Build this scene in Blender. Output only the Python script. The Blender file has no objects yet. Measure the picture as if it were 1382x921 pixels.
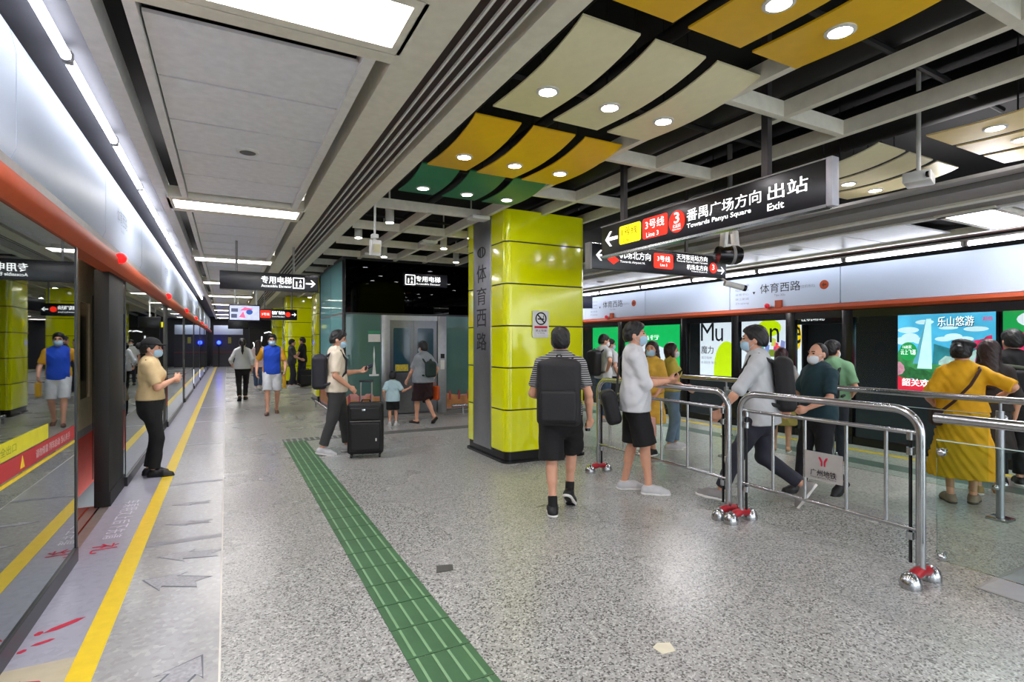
import bpy, bmesh, math, random
import numpy as np
from mathutils import Matrix, Vector

random.seed(7)
S = bpy.context.scene
COL = S.collection
PI = math.pi

# ------------------------------------------------------------------ camera, world, exposure
cam_data = bpy.data.cameras.new('camera')
cam_data.sensor_width = 36.0
cam_data.lens = 726.0 / 1382.0 * 36.0
cam_data.shift_y = 2.5 / 1382.0
cam_data.clip_start = 0.05
cam_data.clip_end = 200.0
cam = bpy.data.objects.new('camera', cam_data)
COL.objects.link(cam)
cam.location = (0, 0, 1.58)
cam.rotation_euler = (PI / 2, 0, -math.atan2(385, 726))
S.camera = cam

W = bpy.data.worlds.new('station_air')
S.world = W
W.use_nodes = True
W.node_tree.nodes['Background'].inputs[0].default_value = (0.85, 0.92, 1.0, 1)
W.node_tree.nodes['Background'].inputs[1].default_value = 3.2

S.view_settings.view_transform = 'Standard'
S.view_settings.look = 'None'
S.view_settings.gamma = 1.0
S.view_settings.exposure = 0.2
S.view_settings.use_curve_mapping = False
LAMP = 1.8      # overall strength of the station's fittings


# ------------------------------------------------------------------ materials
def lin(h):
    h = h.lstrip('#')
    out = []
    for i in (0, 2, 4):
        c = int(h[i:i + 2], 16) / 255.0
        out.append(c / 12.92 if c <= 0.04045 else ((c + 0.055) / 1.055) ** 2.4)
    return (out[0], out[1], out[2], 1.0)


MATS = {}


def mat(name, col, rough=0.5, metal=0.0, var=0.06, scale=14.0, emit=0.0, bump=0.0, bscale=60.0, coat=0.0, spec=0.5):
    if name in MATS:
        return MATS[name]
    m = bpy.data.materials.new(name)
    m.use_nodes = True
    nt = m.node_tree
    b = nt.nodes['Principled BSDF']
    c = lin(col)
    tc = nt.nodes.new('ShaderNodeTexCoord')
    nz = nt.nodes.new('ShaderNodeTexNoise')
    nz.inputs['Scale'].default_value = scale
    nz.inputs['Detail'].default_value = 3
    nt.links.new(tc.outputs['Object'], nz.inputs['Vector'])
    rp = nt.nodes.new('ShaderNodeValToRGB')
    rp.color_ramp.elements[0].position = 0.3
    rp.color_ramp.elements[1].position = 0.7
    rp.color_ramp.elements[0].color = tuple(max(0, x * (1 - var)) for x in c[:3]) + (1,)
    rp.color_ramp.elements[1].color = tuple(min(1, x * (1 + var)) for x in c[:3]) + (1,)
    nt.links.new(nz.outputs['Fac'], rp.inputs['Fac'])
    nt.links.new(rp.outputs['Color'], b.inputs['Base Color'])
    b.inputs['Roughness'].default_value = rough
    b.inputs['Metallic'].default_value = metal
    b.inputs['Specular IOR Level'].default_value = spec
    if coat:
        b.inputs['Coat Weight'].default_value = coat
        b.inputs['Coat Roughness'].default_value = 0.08
    if emit:
        nt.links.new(rp.outputs['Color'], b.inputs['Emission Color'])
        b.inputs['Emission Strength'].default_value = emit
    if bump:
        n2 = nt.nodes.new('ShaderNodeTexNoise')
        n2.inputs['Scale'].default_value = bscale
        nt.links.new(tc.outputs['Object'], n2.inputs['Vector'])
        bp = nt.nodes.new('ShaderNodeBump')
        bp.inputs['Strength'].default_value = bump
        bp.inputs['Distance'].default_value = 0.01
        nt.links.new(n2.outputs['Fac'], bp.inputs['Height'])
        nt.links.new(bp.outputs['Normal'], b.inputs['Normal'])
    MATS[name] = m
    return m


def glass(name, tint, refl=0.35, edge=0.6, rough=0.015, grime=0.0, gcol='#c8dad8'):
    """sheet glass: mirror share rising at grazing angles, the rest see-through with a tint"""
    if name in MATS:
        return MATS[name]
    m = bpy.data.materials.new(name)
    m.use_nodes = True
    nt = m.node_tree
    nt.nodes.clear()
    out = nt.nodes.new('ShaderNodeOutputMaterial')
    mix = nt.nodes.new('ShaderNodeMixShader')
    tr = nt.nodes.new('ShaderNodeBsdfTransparent')
    tr.inputs[0].default_value = lin(tint)
    gl = nt.nodes.new('ShaderNodeBsdfGlossy')
    gl.inputs['Color'].default_value = (0.9, 0.95, 0.95, 1)
    gl.inputs['Roughness'].default_value = rough
    lw = nt.nodes.new('ShaderNodeLayerWeight')
    lw.inputs['Blend'].default_value = edge
    ma = nt.nodes.new('ShaderNodeMath')
    ma.operation = 'MULTIPLY_ADD'
    ma.use_clamp = True
    ma.inputs[1].default_value = 1.0 - refl
    ma.inputs[2].default_value = refl
    nt.links.new(lw.outputs['Fresnel'], ma.inputs[0])
    nt.links.new(ma.outputs[0], mix.inputs[0])
    nt.links.new(tr.outputs[0], mix.inputs[1])
    nt.links.new(gl.outputs[0], mix.inputs[2])
    last = mix
    if grime:
        df = nt.nodes.new('ShaderNodeBsdfDiffuse')
        df.inputs[0].default_value = lin(gcol)
        m2 = nt.nodes.new('ShaderNodeMixShader')
        m2.inputs[0].default_value = grime
        nt.links.new(mix.outputs[0], m2.inputs[1])
        nt.links.new(df.outputs[0], m2.inputs[2])
        last = m2
    nt.links.new(last.outputs[0], out.inputs[0])
    MATS[name] = m
    return m


def floor_material(name, base, dark, light, grain, contrast, rough, joints=True):
    m = bpy.data.materials.new(name)
    m.use_nodes = True
    nt = m.node_tree
    N = nt.nodes
    L = nt.links
    b = N['Principled BSDF']
    tc = N.new('ShaderNodeTexCoord')
    v = N.new('ShaderNodeTexVoronoi')
    v.inputs['Scale'].default_value = grain
    L.new(tc.outputs['Object'], v.inputs['Vector'])
    sep = N.new('ShaderNodeSeparateColor')
    L.new(v.outputs['Color'], sep.inputs[0])
    rp = N.new('ShaderNodeValToRGB')
    e = rp.color_ramp.elements
    e[0].position = 0.0
    e[0].color = lin(dark)
    e[1].position = 1.0
    e[1].color = lin(light)
    a = e.new(0.16)
    a.color = lin(dark)
    a = e.new(0.3)
    a.color = lin(base)
    a = e.new(0.75)
    a.color = lin(base)
    L.new(sep.outputs[0], rp.inputs['Fac'])
    big = N.new('ShaderNodeTexNoise')
    big.inputs['Scale'].default_value = 0.6
    big.inputs['Detail'].default_value = 5
    L.new(tc.outputs['Object'], big.inputs['Vector'])
    r2 = N.new('ShaderNodeValToRGB')
    r2.color_ramp.elements[0].position = 0.3
    r2.color_ramp.elements[0].color = (0.92, 0.92, 0.925, 1)
    r2.color_ramp.elements[1].position = 0.7
    r2.color_ramp.elements[1].color = (1, 1, 1, 1)
    L.new(big.outputs['Fac'], r2.inputs['Fac'])
    mixg = N.new('ShaderNodeMix')
    mixg.data_type = 'RGBA'
    mixg.inputs['Factor'].default_value = contrast
    mixg.inputs[6].default_value = lin(base)
    L.new(rp.outputs['Color'], mixg.inputs[7])
    mu = N.new('ShaderNodeMix')
    mu.data_type = 'RGBA'
    mu.blend_type = 'MULTIPLY'
    mu.inputs['Factor'].default_value = 1.0
    L.new(mixg.outputs[2], mu.inputs[6])
    L.new(r2.outputs['Color'], mu.inputs[7])
    col = mu.outputs[2]
    if joints:
        br = N.new('ShaderNodeTexBrick')
        br.inputs['Scale'].default_value = 1.0
        br.offset = 0.0
        br.inputs['Brick Width'].default_value = 3.52
        br.inputs['Row Height'].default_value = 3.52
        br.inputs['Mortar Size'].default_value = 0.0022
        br.inputs['Mortar Smooth'].default_value = 0.0
        mp = N.new('ShaderNodeMapping')
        mp.inputs['Location'].default_value = (-0.66, 0.0, 0)
        L.new(tc.outputs['Object'], mp.inputs['Vector'])
        L.new(mp.outputs[0], br.inputs['Vector'])
        mj = N.new('ShaderNodeMix')
        mj.data_type = 'RGBA'
        L.new(br.outputs['Fac'], mj.inputs['Factor'])
        L.new(col, mj.inputs[6])
        mj.inputs[7].default_value = lin('#85857f')
        col = mj.outputs[2]
    L.new(col, b.inputs['Base Color'])
    r3 = N.new('ShaderNodeMapRange')
    r3.inputs['To Min'].default_value = rough - 0.02
    r3.inputs['To Max'].default_value = rough + 0.05
    L.new(big.outputs['Fac'], r3.inputs['Value'])
    L.new(r3.outputs[0], b.inputs['Roughness'])
    b.inputs['Specular IOR Level'].default_value = 0.5
    return m


# ------------------------------------------------------------------ mesh helpers
class MB:
    def __init__(s):
        s.v = []
        s.f = []

    def add(s, vs, fs):
        o = len(s.v)
        s.v += [tuple(p) for p in vs]
        s.f += [tuple(o + i for i in f) for f in fs]
        return s

    def box(s, c, d, R=None, bev=0.0):
        x, y, z = d[0] / 2, d[1] / 2, d[2] / 2
        if bev:
            bm = bmesh.new()
            bmesh.ops.create_cube(bm, size=1.0)
            bmesh.ops.scale(bm, vec=d, verts=bm.verts)
            bmesh.ops.bevel(bm, geom=bm.edges[:], offset=bev, segments=2, affect='EDGES', profile=0.5)
            vs = [v.co.copy() for v in bm.verts]
            bm.verts.index_update()
            fs = [[v.index for v in f.verts] for f in bm.faces]
            bm.free()
        else:
            vs = [Vector((sx * x, sy * y, sz * z)) for sx in (-1, 1) for sy in (-1, 1) for sz in (-1, 1)]
            fs = [(0, 1, 3, 2), (4, 6, 7, 5), (0, 4, 5, 1), (2, 3, 7, 6), (0, 2, 6, 4), (1, 5, 7, 3)]
        if R is not None:
            vs = [R @ v for v in vs]
        c = Vector(c)
        return s.add([v + c for v in vs], fs)

    def mm(s, lo, hi, bev=0.0):
        return s.box([(a + b) / 2 for a, b in zip(lo, hi)], [abs(b - a) for a, b in zip(lo, hi)], None, bev)

    def tube(s, path, r, n=12, caps=True):
        P = [Vector(p) for p in path]
        rs = r if isinstance(r, (list, tuple)) else [r] * len(P)
        t0 = (P[1] - P[0]).normalized()
        u = t0.orthogonal().normalized()
        vs = []
        for i, p in enumerate(P):
            if i == 0:
                t = t0
            elif i == len(P) - 1:
                t = (P[i] - P[i - 1]).normalized()
            else:
                t = ((P[i + 1] - p).normalized() + (p - P[i - 1]).normalized()).normalized()
            u = (u - t * u.dot(t)).normalized()
            w = t.cross(u)
            for k in range(n):
                a = 2 * PI * k / n
                vs.append(p + (u * math.cos(a) + w * math.sin(a)) * rs[i])
        fs = []
        for i in range(len(P) - 1):
            for k in range(n):
                a, b = i * n + k, i * n + (k + 1) % n
                fs.append((a, b, b + n, a + n))
        if caps:
            fs.append(tuple(range(n - 1, -1, -1)))
            fs.append(tuple(range((len(P) - 1) * n, len(P) * n)))
        return s.add(vs, fs)

    def lathe(s, prof, c=(0, 0, 0), n=24, R=None):
        vs = []
        for (r, z) in prof:
            for k in range(n):
                a = 2 * PI * k / n
                v = Vector((r * math.cos(a), r * math.sin(a), z))
                if R is not None:
                    v = R @ v
                vs.append(v + Vector(c))
        fs = []
        for i in range(len(prof) - 1):
            for k in range(n):
                a, b = i * n + k, i * n + (k + 1) % n
                fs.append((a, b, b + n, a + n))
        fs.append(tuple(range(n - 1, -1, -1)))
        fs.append(tuple(range((len(prof) - 1) * n, len(prof) * n)))
        return s.add(vs, fs)

    def prism(s, poly, o, u, w, depth):
        """polygon (a, b) -> o + a u + b w, pushed through by depth along u x w"""
        o, u, w = Vector(o), Vector(u), Vector(w)
        nrm = u.cross(w).normalized() * depth
        n = len(poly)
        a = [o + u * p[0] + w * p[1] for p in poly]
        vs = a + [p + nrm for p in a]
        fs = [tuple(range(n - 1, -1, -1)), tuple(range(n, 2 * n))]
        for i in range(n):
            j = (i + 1) % n
            fs.append((i, j, n + j, n + i))
        return s.add(vs, fs)

    def ball(s, c, r, n=14, m=9):
        R = r if isinstance(r, (tuple, list)) else (r, r, r)
        vs = [(c[0], c[1], c[2] - R[2])]
        for i in range(1, m):
            a = -PI / 2 + PI * i / m
            for k in range(n):
                b = 2 * PI * k / n
                vs.append((c[0] + R[0] * math.cos(a) * math.cos(b), c[1] + R[1] * math.cos(a) * math.sin(b), c[2] + R[2] * math.sin(a)))
        vs.append((c[0], c[1], c[2] + R[2]))
        fs = []
        for k in range(n):
            fs.append((0, 1 + (k + 1) % n, 1 + k))
            e = len(vs) - 1
            o = 1 + (m - 2) * n
            fs.append((o + k, o + (k + 1) % n, e))
        for i in range(m - 2):
            for k in range(n):
                a, b = 1 + i * n + k, 1 + i * n + (k + 1) % n
                fs.append((a, b, b + n, a + n))
        return s.add(vs, fs)

    def build(s, name, m, parent=None, loc=None, smooth=True, angle=0.7):
        me = bpy.data.meshes.new(name)
        me.from_pydata([tuple(p) for p in s.v], [], s.f)
        me.update()
        if smooth:
            me.shade_smooth()
            me.set_sharp_from_angle(angle=angle)
        if m is not None:
            me.materials.append(m)
        o = bpy.data.objects.new(name, me)
        COL.objects.link(o)
        if parent is not None:
            o.parent = parent
        if loc is not None:
            o.location = loc
        return o


def tag(o, label, cat, group=None, kind=None):
    o['label'] = label
    o['category'] = cat
    if group:
        o['group'] = group
    if kind:
        o['kind'] = kind
    return o


def struct(o, label=None, cat=None):
    o['kind'] = 'structure'
    if label:
        o['label'] = label
    if cat:
        o['category'] = cat
    return o


def thing(name, label, cat, loc=(0, 0, 0), rz=0.0, group=None):
    o = bpy.data.objects.new(name, None)
    o.empty_display_size = 0.1
    COL.objects.link(o)
    o.location = loc
    o.rotation_euler = (0, 0, rz)
    return tag(o, label, cat, group)


ORD = ['first', 'second', 'third', 'fourth', 'fifth', 'sixth', 'seventh', 'eighth', 'ninth', 'tenth', 'eleventh', 'twelfth',
       'thirteenth', 'fourteenth', 'fifteenth', 'sixteenth', 'seventeenth', 'eighteenth', 'nineteenth', 'twentieth']


def text(parent, body, center, u, w, h, m, width=None, name='lettering', bold=0.0, align='C', depth=0.0):
    """flat lettering; center = middle of the line (or its left end), u = reading direction, w = up, h = height"""
    cu = bpy.data.curves.new('t', 'FONT')
    cu.body = body
    cu.resolution_u = 2
    cjk = any(ord(ch) > 0x2E80 for ch in body)
    cu.offset = 0.0 if cjk else bold
    ob = bpy.data.objects.new('t', cu)
    me0 = ob.to_mesh()
    co = np.zeros(len(me0.vertices) * 3)
    me0.vertices.foreach_get('co', co)
    co = co.reshape(-1, 3)
    fs = [tuple(p.vertices) for p in me0.polygons]
    ob.to_mesh_clear()
    bpy.data.objects.remove(ob)
    bpy.data.curves.remove(cu)
    lo, hi = co.min(0), co.max(0)
    k = h / (hi[1] - lo[1])
    kx = k if width is None else width / (hi[0] - lo[0])
    co[:, 0] = (co[:, 0] - ((lo[0] + hi[0]) / 2 if align == 'C' else lo[0])) * kx
    co[:, 1] = (co[:, 1] - (lo[1] + hi[1]) / 2) * k
    u, w, c = Vector(u).normalized(), Vector(w).normalized(), Vector(center)
    mb = MB()
    mb.v = [tuple(c + u * p[0] + w * p[1]) for p in co]
    mb.f = fs
    if cjk and bold:
        nv = len(mb.v)
        dx = u * (bold * h * 1.2)
        mb.v = [tuple(Vector(p) - dx) for p in mb.v] + [tuple(Vector(p) + dx + u.cross(w) * 0.0004) for p in mb.v]
        mb.f = fs + [tuple(i + nv for i in f) for f in fs]
    return mb.build(name, m, parent, smooth=False)


def plate(mb, c, u, w, a, b, t, r=0.0, n=5):
    """rectangle a x b centred on c in the plane u, w, thickness t behind it, corners rounded by r"""
    pts = []
    if r <= 0:
        pts = [(-a / 2, -b / 2), (a / 2, -b / 2), (a / 2, b / 2), (-a / 2, b / 2)]
    else:
        for cx, cy, s0 in ((a / 2 - r, -b / 2 + r, -90), (a / 2 - r, b / 2 - r, 0), (-a / 2 + r, b / 2 - r, 90), (-a / 2 + r, -b / 2 + r, 180)):
            for i in range(n + 1):
                an = math.radians(s0 + 90 * i / n)
                pts.append((cx + r * math.cos(an), cy + r * math.sin(an)))
    mb.prism(pts, c, u, w, -t)
    return mb


EX, EY, EZ = Vector((1, 0, 0)), Vector((0, 1, 0)), Vector((0, 0, 1))
# ------------------------------------------------------------------ shared materials
white_paint = mat('white_paint', '#e2e2de', 0.45)
cream_paint = mat('cream_paint', '#e0dccb', 0.45)
tile_paint = mat('tile_paint', '#e6e8ec', 0.35)
black_void = mat('black_void', '#050506', 0.9)
black_gloss = mat('black_gloss', '#0a0a0d', 0.25)
black_matte = mat('black_matte', '#0b0b0c', 0.6)
dark_brown = mat('dark_recess', '#3a2a2a', 0.6)
steel = mat('steel', '#b9bbbd', 0.22, 1.0, var=0.04)
brushed = mat('brushed_steel', '#a4a6ab', 0.38, 1.0, var=0.05)
panel_white = mat('header_white', '#b9c6da', 0.42, var=0.02, scale=2.0)
orange_paint = mat('orange_paint', '#a23d08', 0.6, var=0.05)
lime_enamel = mat('lime_enamel', '#e4ea00', 0.12, var=0.02, scale=3.0, coat=0.5)
grey_paint = mat('grey_paint', '#8f8d8a', 0.5)
yellow_tape = mat('yellow_tape', '#f2d010', 0.4, var=0.05)
lamp_white = mat('lamp_white', '#fdf9fb', emit=15.0 * LAMP, var=0.0)
tube_white = mat('tube_white', '#f2f4ff', emit=6.0 * LAMP, var=0.0)
spot_white = mat('spot_white', '#fdf7fb', emit=60.0 * LAMP, var=0.0)
sign_white = mat('sign_white', '#ffffff', emit=1.3, var=0.0)
sign_red = mat('sign_red', '#f0260c', emit=1.1, var=0.0)
sign_yellow = mat('sign_yellow', '#f5e400', emit=0.95, var=0.0)
ink_black = mat('ink_black', '#101012', 0.6, var=0.0)
ink_grey = mat('ink_grey', '#8c93a0', 0.6, var=0.0)
ink_red = mat('ink_red', '#c2183a', 0.6, var=0.03)
plastic_white = mat('plastic_white', '#d8d8d2', 0.4)

# ------------------------------------------------------------------ floor
Y0, Y1 = -7.0, 46.0
terrazzo = floor_material('terrazzo', '#a6a6a2', '#454542', '#dadad6', 105.0, 0.8, 0.26)
slab_stone = floor_material('edge_slab_stone', '#adadad', '#8c8a86', '#e2e0dc', 40.0, 0.25, 0.2, joints=False)
edge_stone = floor_material('edge_strip_stone', '#a9a9b8', '#8e8e9c', '#bcbcca', 30.0, 0.25, 0.3, joints=False)
tint_stone = floor_material('green_grey_stone', '#a3aea6', '#7c857f', '#bcc7c0', 60.0, 0.45, 0.25, joints=False)
struct(MB().mm((-0.03, Y0, -0.2), (5.45, Y1, 0.0)).build('floor', terrazzo), 'speckled grey terrazzo floor in the middle of the platform', 'floor')
struct(MB().mm((5.45, Y0, -0.2), (8.62, Y1, 0.0)).build('floor', floor_material('terrazzo_right', '#b4b8af', '#6b6d66', '#d9dbd2', 55.0, 0.55, 0.28)), 'grey green terrazzo floor beyond the queue rails', 'floor')
struct(MB().mm((-0.56, Y0, -0.2), (-0.03, Y1, 0.0)).build('floor', slab_stone), 'smooth pale stone slabs beside the yellow line', 'floor')
struct(MB().mm((-1.0, Y0, -0.2), (-0.67, Y1, 0.0)).build('floor', edge_stone), 'lavender grey edge slabs along the left screen doors', 'floor')
struct(MB().mm((-0.67, Y0, -0.2), (-0.56, Y1, 0.002)).build('trim_1', yellow_tape), 'yellow safety line along the left platform edge', 'line')
struct(MB().mm((8.15, Y0, 0.0), (8.27, Y1, 0.002)).build('trim_2', yellow_tape), 'yellow safety line along the right platform edge', 'line')
struct(MB().mm((7.3, Y0, 0.0), (7.62, Y1, 0.002)).build('trim_3', mat('green_grey_band', '#5f7268', 0.35)), 'dark green grey floor band on the right side', 'line')
struct(MB().mm((-0.036, Y0, 0.0), (-0.026, Y1, 0.0015)).build('trim_4', mat('pale_joint', '#e6e2d8', 0.5)), 'thin pale joint between slabs and terrazzo', 'joint')
grey_strip = mat('grey_strip', '#86868c', 0.35)
for i, y in enumerate((5.03, 7.05, 9.7, 12.4, 15.1)):
    struct(MB().mm((-0.555, y - 0.045, 0), (-0.04, y + 0.045, 0.0015)).build('trim_%d' % (5 + i), grey_strip), 'grey stone strip crossing the pale slabs', 'strip')
# steel threshold in the open doorway, and sandy slab patch near the camera
struct(MB().mm((-1.32, 4.9, -0.2), (-1.0, 6.5, -0.004)).build('trim_10', mat('threshold', '#a8a29a', 0.35, 0.5)), 'ribbed metal threshold of the open doorway', 'threshold')
for k in range(3):
    struct(MB().mm((-1.27 + 0.09 * k, 4.95, -0.004), (-1.255 + 0.09 * k, 6.45, 0.002)).build('trim_%d' % (11 + k), steel), 'steel rib of the doorway threshold', 'threshold')
struct(MB().mm((-1.0, 3.0, 0.0), (-0.672, 3.42, 0.0012)).build('trim_14', mat('sand_slab', '#c2b79c', 0.35)), 'sandy slab patch at the platform edge', 'slab')

# red and white lettering on the edge slabs
floor_white = mat('floor_white', '#e6e4f0', 0.5, var=0.04)
t = thing('floor_notice', 'worn white characters painted along the edge slabs by the open doorway', 'floor marking', (-0.82, 5.9, 0.001))
for k, ch in enumerate('请先下后上文明乘车'):
    text(t, ch, (0.0, -0.5 + 0.135 * k, 0.0015), (0, -1, 0), (1, 0, 0), 0.13, floor_white, width=0.11, bold=0.01)
t = thing('floor_character', 'red brush written character on the edge slab below the white characters', 'floor marking', (-0.83, 5.12, 0.001))
text(t, '礼', (0, 0, 0.0015), (0, -1, 0), (1, 0, 0), 0.17, ink_red, width=0.2, bold=0.012)


def brush(par, x, y, L, wd, ang):
    pts = [(-L / 2, 0), (-L / 4, -wd / 2), (L / 4, -wd / 2.4), (L / 2, 0), (L / 3, wd / 2), (-L / 4, wd / 2)]
    a = math.radians(ang)
    MB().prism(pts, (x, y, 0.0), (math.cos(a), math.sin(a), 0), (-math.sin(a), math.cos(a), 0), 0.0008).build('stroke', ink_red, par)


t = thing('floor_brush_mark', 'pink red brush strokes on the edge slab nearest the camera', 'floor marking', (-0.85, 3.73, 0.0012))
for v in ((0.05, 0.10, 0.2, 0.045, 35), (-0.05, 0.05, 0.05, 0.035, 60), (-0.005, -0.07, 0.1, 0.03, 20), (-0.075, -0.13, 0.045, 0.03, 40)):
    brush(t, *v)
t = thing('floor_brush_mark', 'small red brush mark at the bottom left corner of the slabs', 'floor marking', (-0.84, 3.2, 0.0012))
for dx, dy, L, an in ((0, 0, 0.16, 20), (0.02, 0.05, 0.13, -20), (-0.03, 0.03, 0.12, 70), (0.05, -0.02, 0.1, 50)):
    brush(t, dx, dy, L, 0.035, an)

# footstep arrows
arrow_mat = mat('arrow_sticker', '#a3a3a8', 0.45, var=0.25, scale=45.0)
arrow_edge = mat('arrow_edge', '#5c5f69', 0.5)


def arrow(x, y, ang, L, wd, label):
    o = thing('floor_arrow', label, 'floor arrow', (x, y, 0), math.radians(ang))
    def shape(g):
        return [(-L / 2 - g, -wd * .3 - g), (L * .08, -wd * .3 - g), (L * .02 - g, -wd * .55 - g), (L / 2 + 1.6 * g, 0), (L * .02 - g, wd * .55 + g), (L * .08, wd * .3 + g), (-L / 2 - g, wd * .3 + g), (-L * .36, 0)]
    MB().prism(shape(0.012), (0, 0, 0.0002), EX, EY, 0.0008).build('outline', arrow_edge, o)
    MB().prism(shape(0.0), (0, 0, 0.0004), EX, EY, 0.0012).build('sticker', arrow_mat, o)


arrow(-0.24, 4.66, 165, 0.4, 0.2, 'pale grey arrow sticker, third nearest on the slabs, pointing at the yellow line')
arrow(-0.31, 4.2, 150, 0.4, 0.24, 'pale grey arrow sticker, second nearest on the pale slabs')
arrow(-0.29, 5.5, 170, 0.34, 0.12, 'worn grey arrow sticker just beyond the near grey strip')
arrow(-0.3, 6.15, 175, 0.3, 0.11, 'faint grey arrow sticker short of the far grey strip')
arrow(-0.2, 2.98, 60, 0.34, 0.2, 'grey arrow sticker cut by the bottom edge of the photo')

# tactile paving: green strip towards the camera, grey one turning right
green_t = mat('tactile_green', '#3d6842', 0.5, var=0.1, scale=7.0)
green_l = mat('tactile_rib', '#7fa67c', 0.45)
g = thing('tactile_paving', 'green ribbed tactile paving strip running towards the camera', 'paving strip', (0, 0, 0))
yy = Y0
x0, x1 = 0.79, 1.13
mb, rb = MB(), MB()
while yy < 9.2:
    mb.mm((x0, yy + 0.004, 0.0), (x1, min(yy + 0.296, 9.2), 0.004))
    for k in range(4):
        xx = x0 + 0.045 + k * 0.083
        rb.mm((xx - 0.007, yy + 0.012, 0.004), (xx + 0.007, min(yy + 0.288, 9.19), 0.008))
    yy += 0.3
mb.build('tile', green_t, g)
rb.build('rib', green_l, g)
g = thing('tactile_paving', 'dark grey ribbed tactile strip turning right past the suitcase', 'paving strip', (0, 0, 0))
mb, rb = MB(), MB()
mb.mm((0.79, 9.22, 0), (6.4, 9.5, 0.004))
xx = 0.82
while xx < 1.9:
    rb.mm((xx, 9.24, 0.004), (xx + 0.03, 9.48, 0.008))
    xx += 0.09
mb.build('tile', mat('tactile_grey', '#5d605c', 0.5), g)
rb.build('rib', mat('tactile_grey_rib', '#a5a8a2', 0.5), g)

# small floor things
tag(MB().prism([(-.07, -.05), (.05, -.06), (.08, .03), (-.03, .06)], (1.34, 3.55, 0.0005), EX, EY, 0.004).build('floor_patch', mat('dark_patch', '#4a4a46', 0.6, var=0.2)), 'dark grey square cover in the terrazzo beside the green strip', 'floor patch')
tag(MB().prism([(-.05, -.04), (.03, -.05), (.06, .02), (.0, .05), (-.05, .03)], (2.0, 2.09, 0.0005), EX, EY, 0.003).build('floor_patch', mat('cream_patch', '#d9d4bc', 0.6)), 'cream scrap stuck to the terrazzo near the bottom edge', 'floor patch')
t = thing('floor_hatch', 'grey metal floor hatch behind the right barrier post', 'hatch', (5.0, 1.35, 0))
MB().mm((-0.72, -0.8, 0), (0.75, 0.3, 0.004)).build('plate', mat('hatch_metal', '#9b9da0', 0.35, 0.6), t)
MB().mm((-0.74, -0.82, 0), (-0.72, 0.32, 0.005)).mm((-0.72, 0.3, 0), (0.77, 0.32, 0.005)).build('rim', grey_paint, t)

# ------------------------------------------------------------------ shell
struct(MB().mm((-6.0, Y0, 4.0), (14.0, Y1, 4.2)).build('ceiling', black_void), 'black void above the open ceiling grid', 'ceiling')
struct(MB().mm((-3.6, Y0, -1.6), (-3.4, Y1, 4.0)).build('wall_left', black_void), 'dark tunnel wall beyond the left track', 'wall')
struct(MB().mm((10.95, Y0, -1.6), (11.15, Y1, 4.0)).build('wall_right', mat('tunnel_dark', '#0d0e10', 0.7)), 'dark tunnel wall beyond the right track', 'wall')
struct(MB().mm((-3.5, Y0, -1.6), (-1.0, Y1, -1.4)).build('floor', black_void), 'dark track bed on the left', 'floor')
struct(MB().mm((8.62, Y0, -1.6), (11.0, Y1, -1.4)).build('floor', black_void), 'dark track bed on the right', 'floor')
struct(MB().mm((-3.6, Y1 - 4, -0.2), (11.0, Y1 - 3.8, 4.0)).build('wall_back', mat('end_wall', '#2b2c33', 0.5)), 'dark wall at the far end of the platform', 'wall')

# ------------------------------------------------------------------ left screen doors
PIT = 4.72
NL = 8
psd_glass = glass('screen_glass', '#9fb3ad', 0.34, 0.62)
spans = []
post_y = [(6.4 + PIT * k, 7.22 + PIT * k) for k in range(NL)]
for k, (a, b) in enumerate(post_y):
    o = thing('screen_door_post', '%s black post of the left screen doors, counted from the open doorway' % ORD[k], 'post', (-1.06, (a + b) / 2, 0), group='black posts of the left screen doors')
    MB().box((0, 0, 1.14), (0.12, b - a, 2.28), None, 0.008).build('post', black_matte, o)
    MB().mm((0.06, -(b - a) / 2 + 0.01, 0), (0.068, (b - a) / 2 - 0.01, 0.14)).build('kick_plate', black_matte, o)
frame_m = mat('psd_frame', '#15161c', 0.3)


def pane(n, ya, yb, x, label, z1=2.28, m=None):
    o = MB().mm((x - 0.006, ya, 0.1), (x + 0.006, yb, z1)).build('window_%d' % n, m or psd_glass, smooth=False)
    struct(o, label, 'glass pane')
    MB().mm((x - 0.03, ya, 0.0), (x + 0.02, yb, 0.1)).build('bottom_rail', frame_m, o)
    return o


near = pane(1, Y0, 4.92, -0.97, 'large mirroring glass pane at the near left, with red notice band')
MB().mm((-1.0, 4.9, 0.0), (-0.958, 4.945, 2.28)).build('edge_frame', frame_m, near)
# notice band stuck on the near pane
xg = -0.962
t = thing('notice_band', 'red and yellow warning band stuck on the near left glass', 'sticker', (xg, 3.4, 0.0))
MB().mm((0, -3.0, 0.898), (0.0015, 1.46, 0.992)).build('red_band', mat('band_red', '#b8202a', 0.4), t)
MB().mm((0, -3.0, 1.0), (0.0015, 0.82, 1.09)).build('yellow_band', mat('band_yellow', '#d9d31c', 0.4), t)
MB().mm((0, -3.0, 0.868), (0.0015, 1.46, 0.886)).build('yellow_edge', yellow_tape, t)
text(t, '请勿倚靠 列车启动 当心夹手', (0.003, 0.95, 0.945), EY, EZ, 0.05, mat('band_white', '#e8c8c8', 0.5), width=0.75, bold=0.01)
MB().prism([(-.035, -.03), (.035, -.03), (0, .035)], (0.0015, 0.35, 0.945), EY, EZ, 0.0012).build('warning_triangle', yellow_tape, t)
text(t, '安全出口', (0.003, 0.1, 1.045), EY, EZ, 0.045, mat('band_ink', '#8a9a20', 0.6), width=0.3)
n = 2
for k in range(NL):
    a = post_y[k][1]
    b = post_y[k + 1][0] if k + 1 < NL else Y1 - 4
    pane(n, a, b, -0.985, '%s glass stretch of the left screen doors beyond the doorway' % ORD[k])
    n += 1

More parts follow.
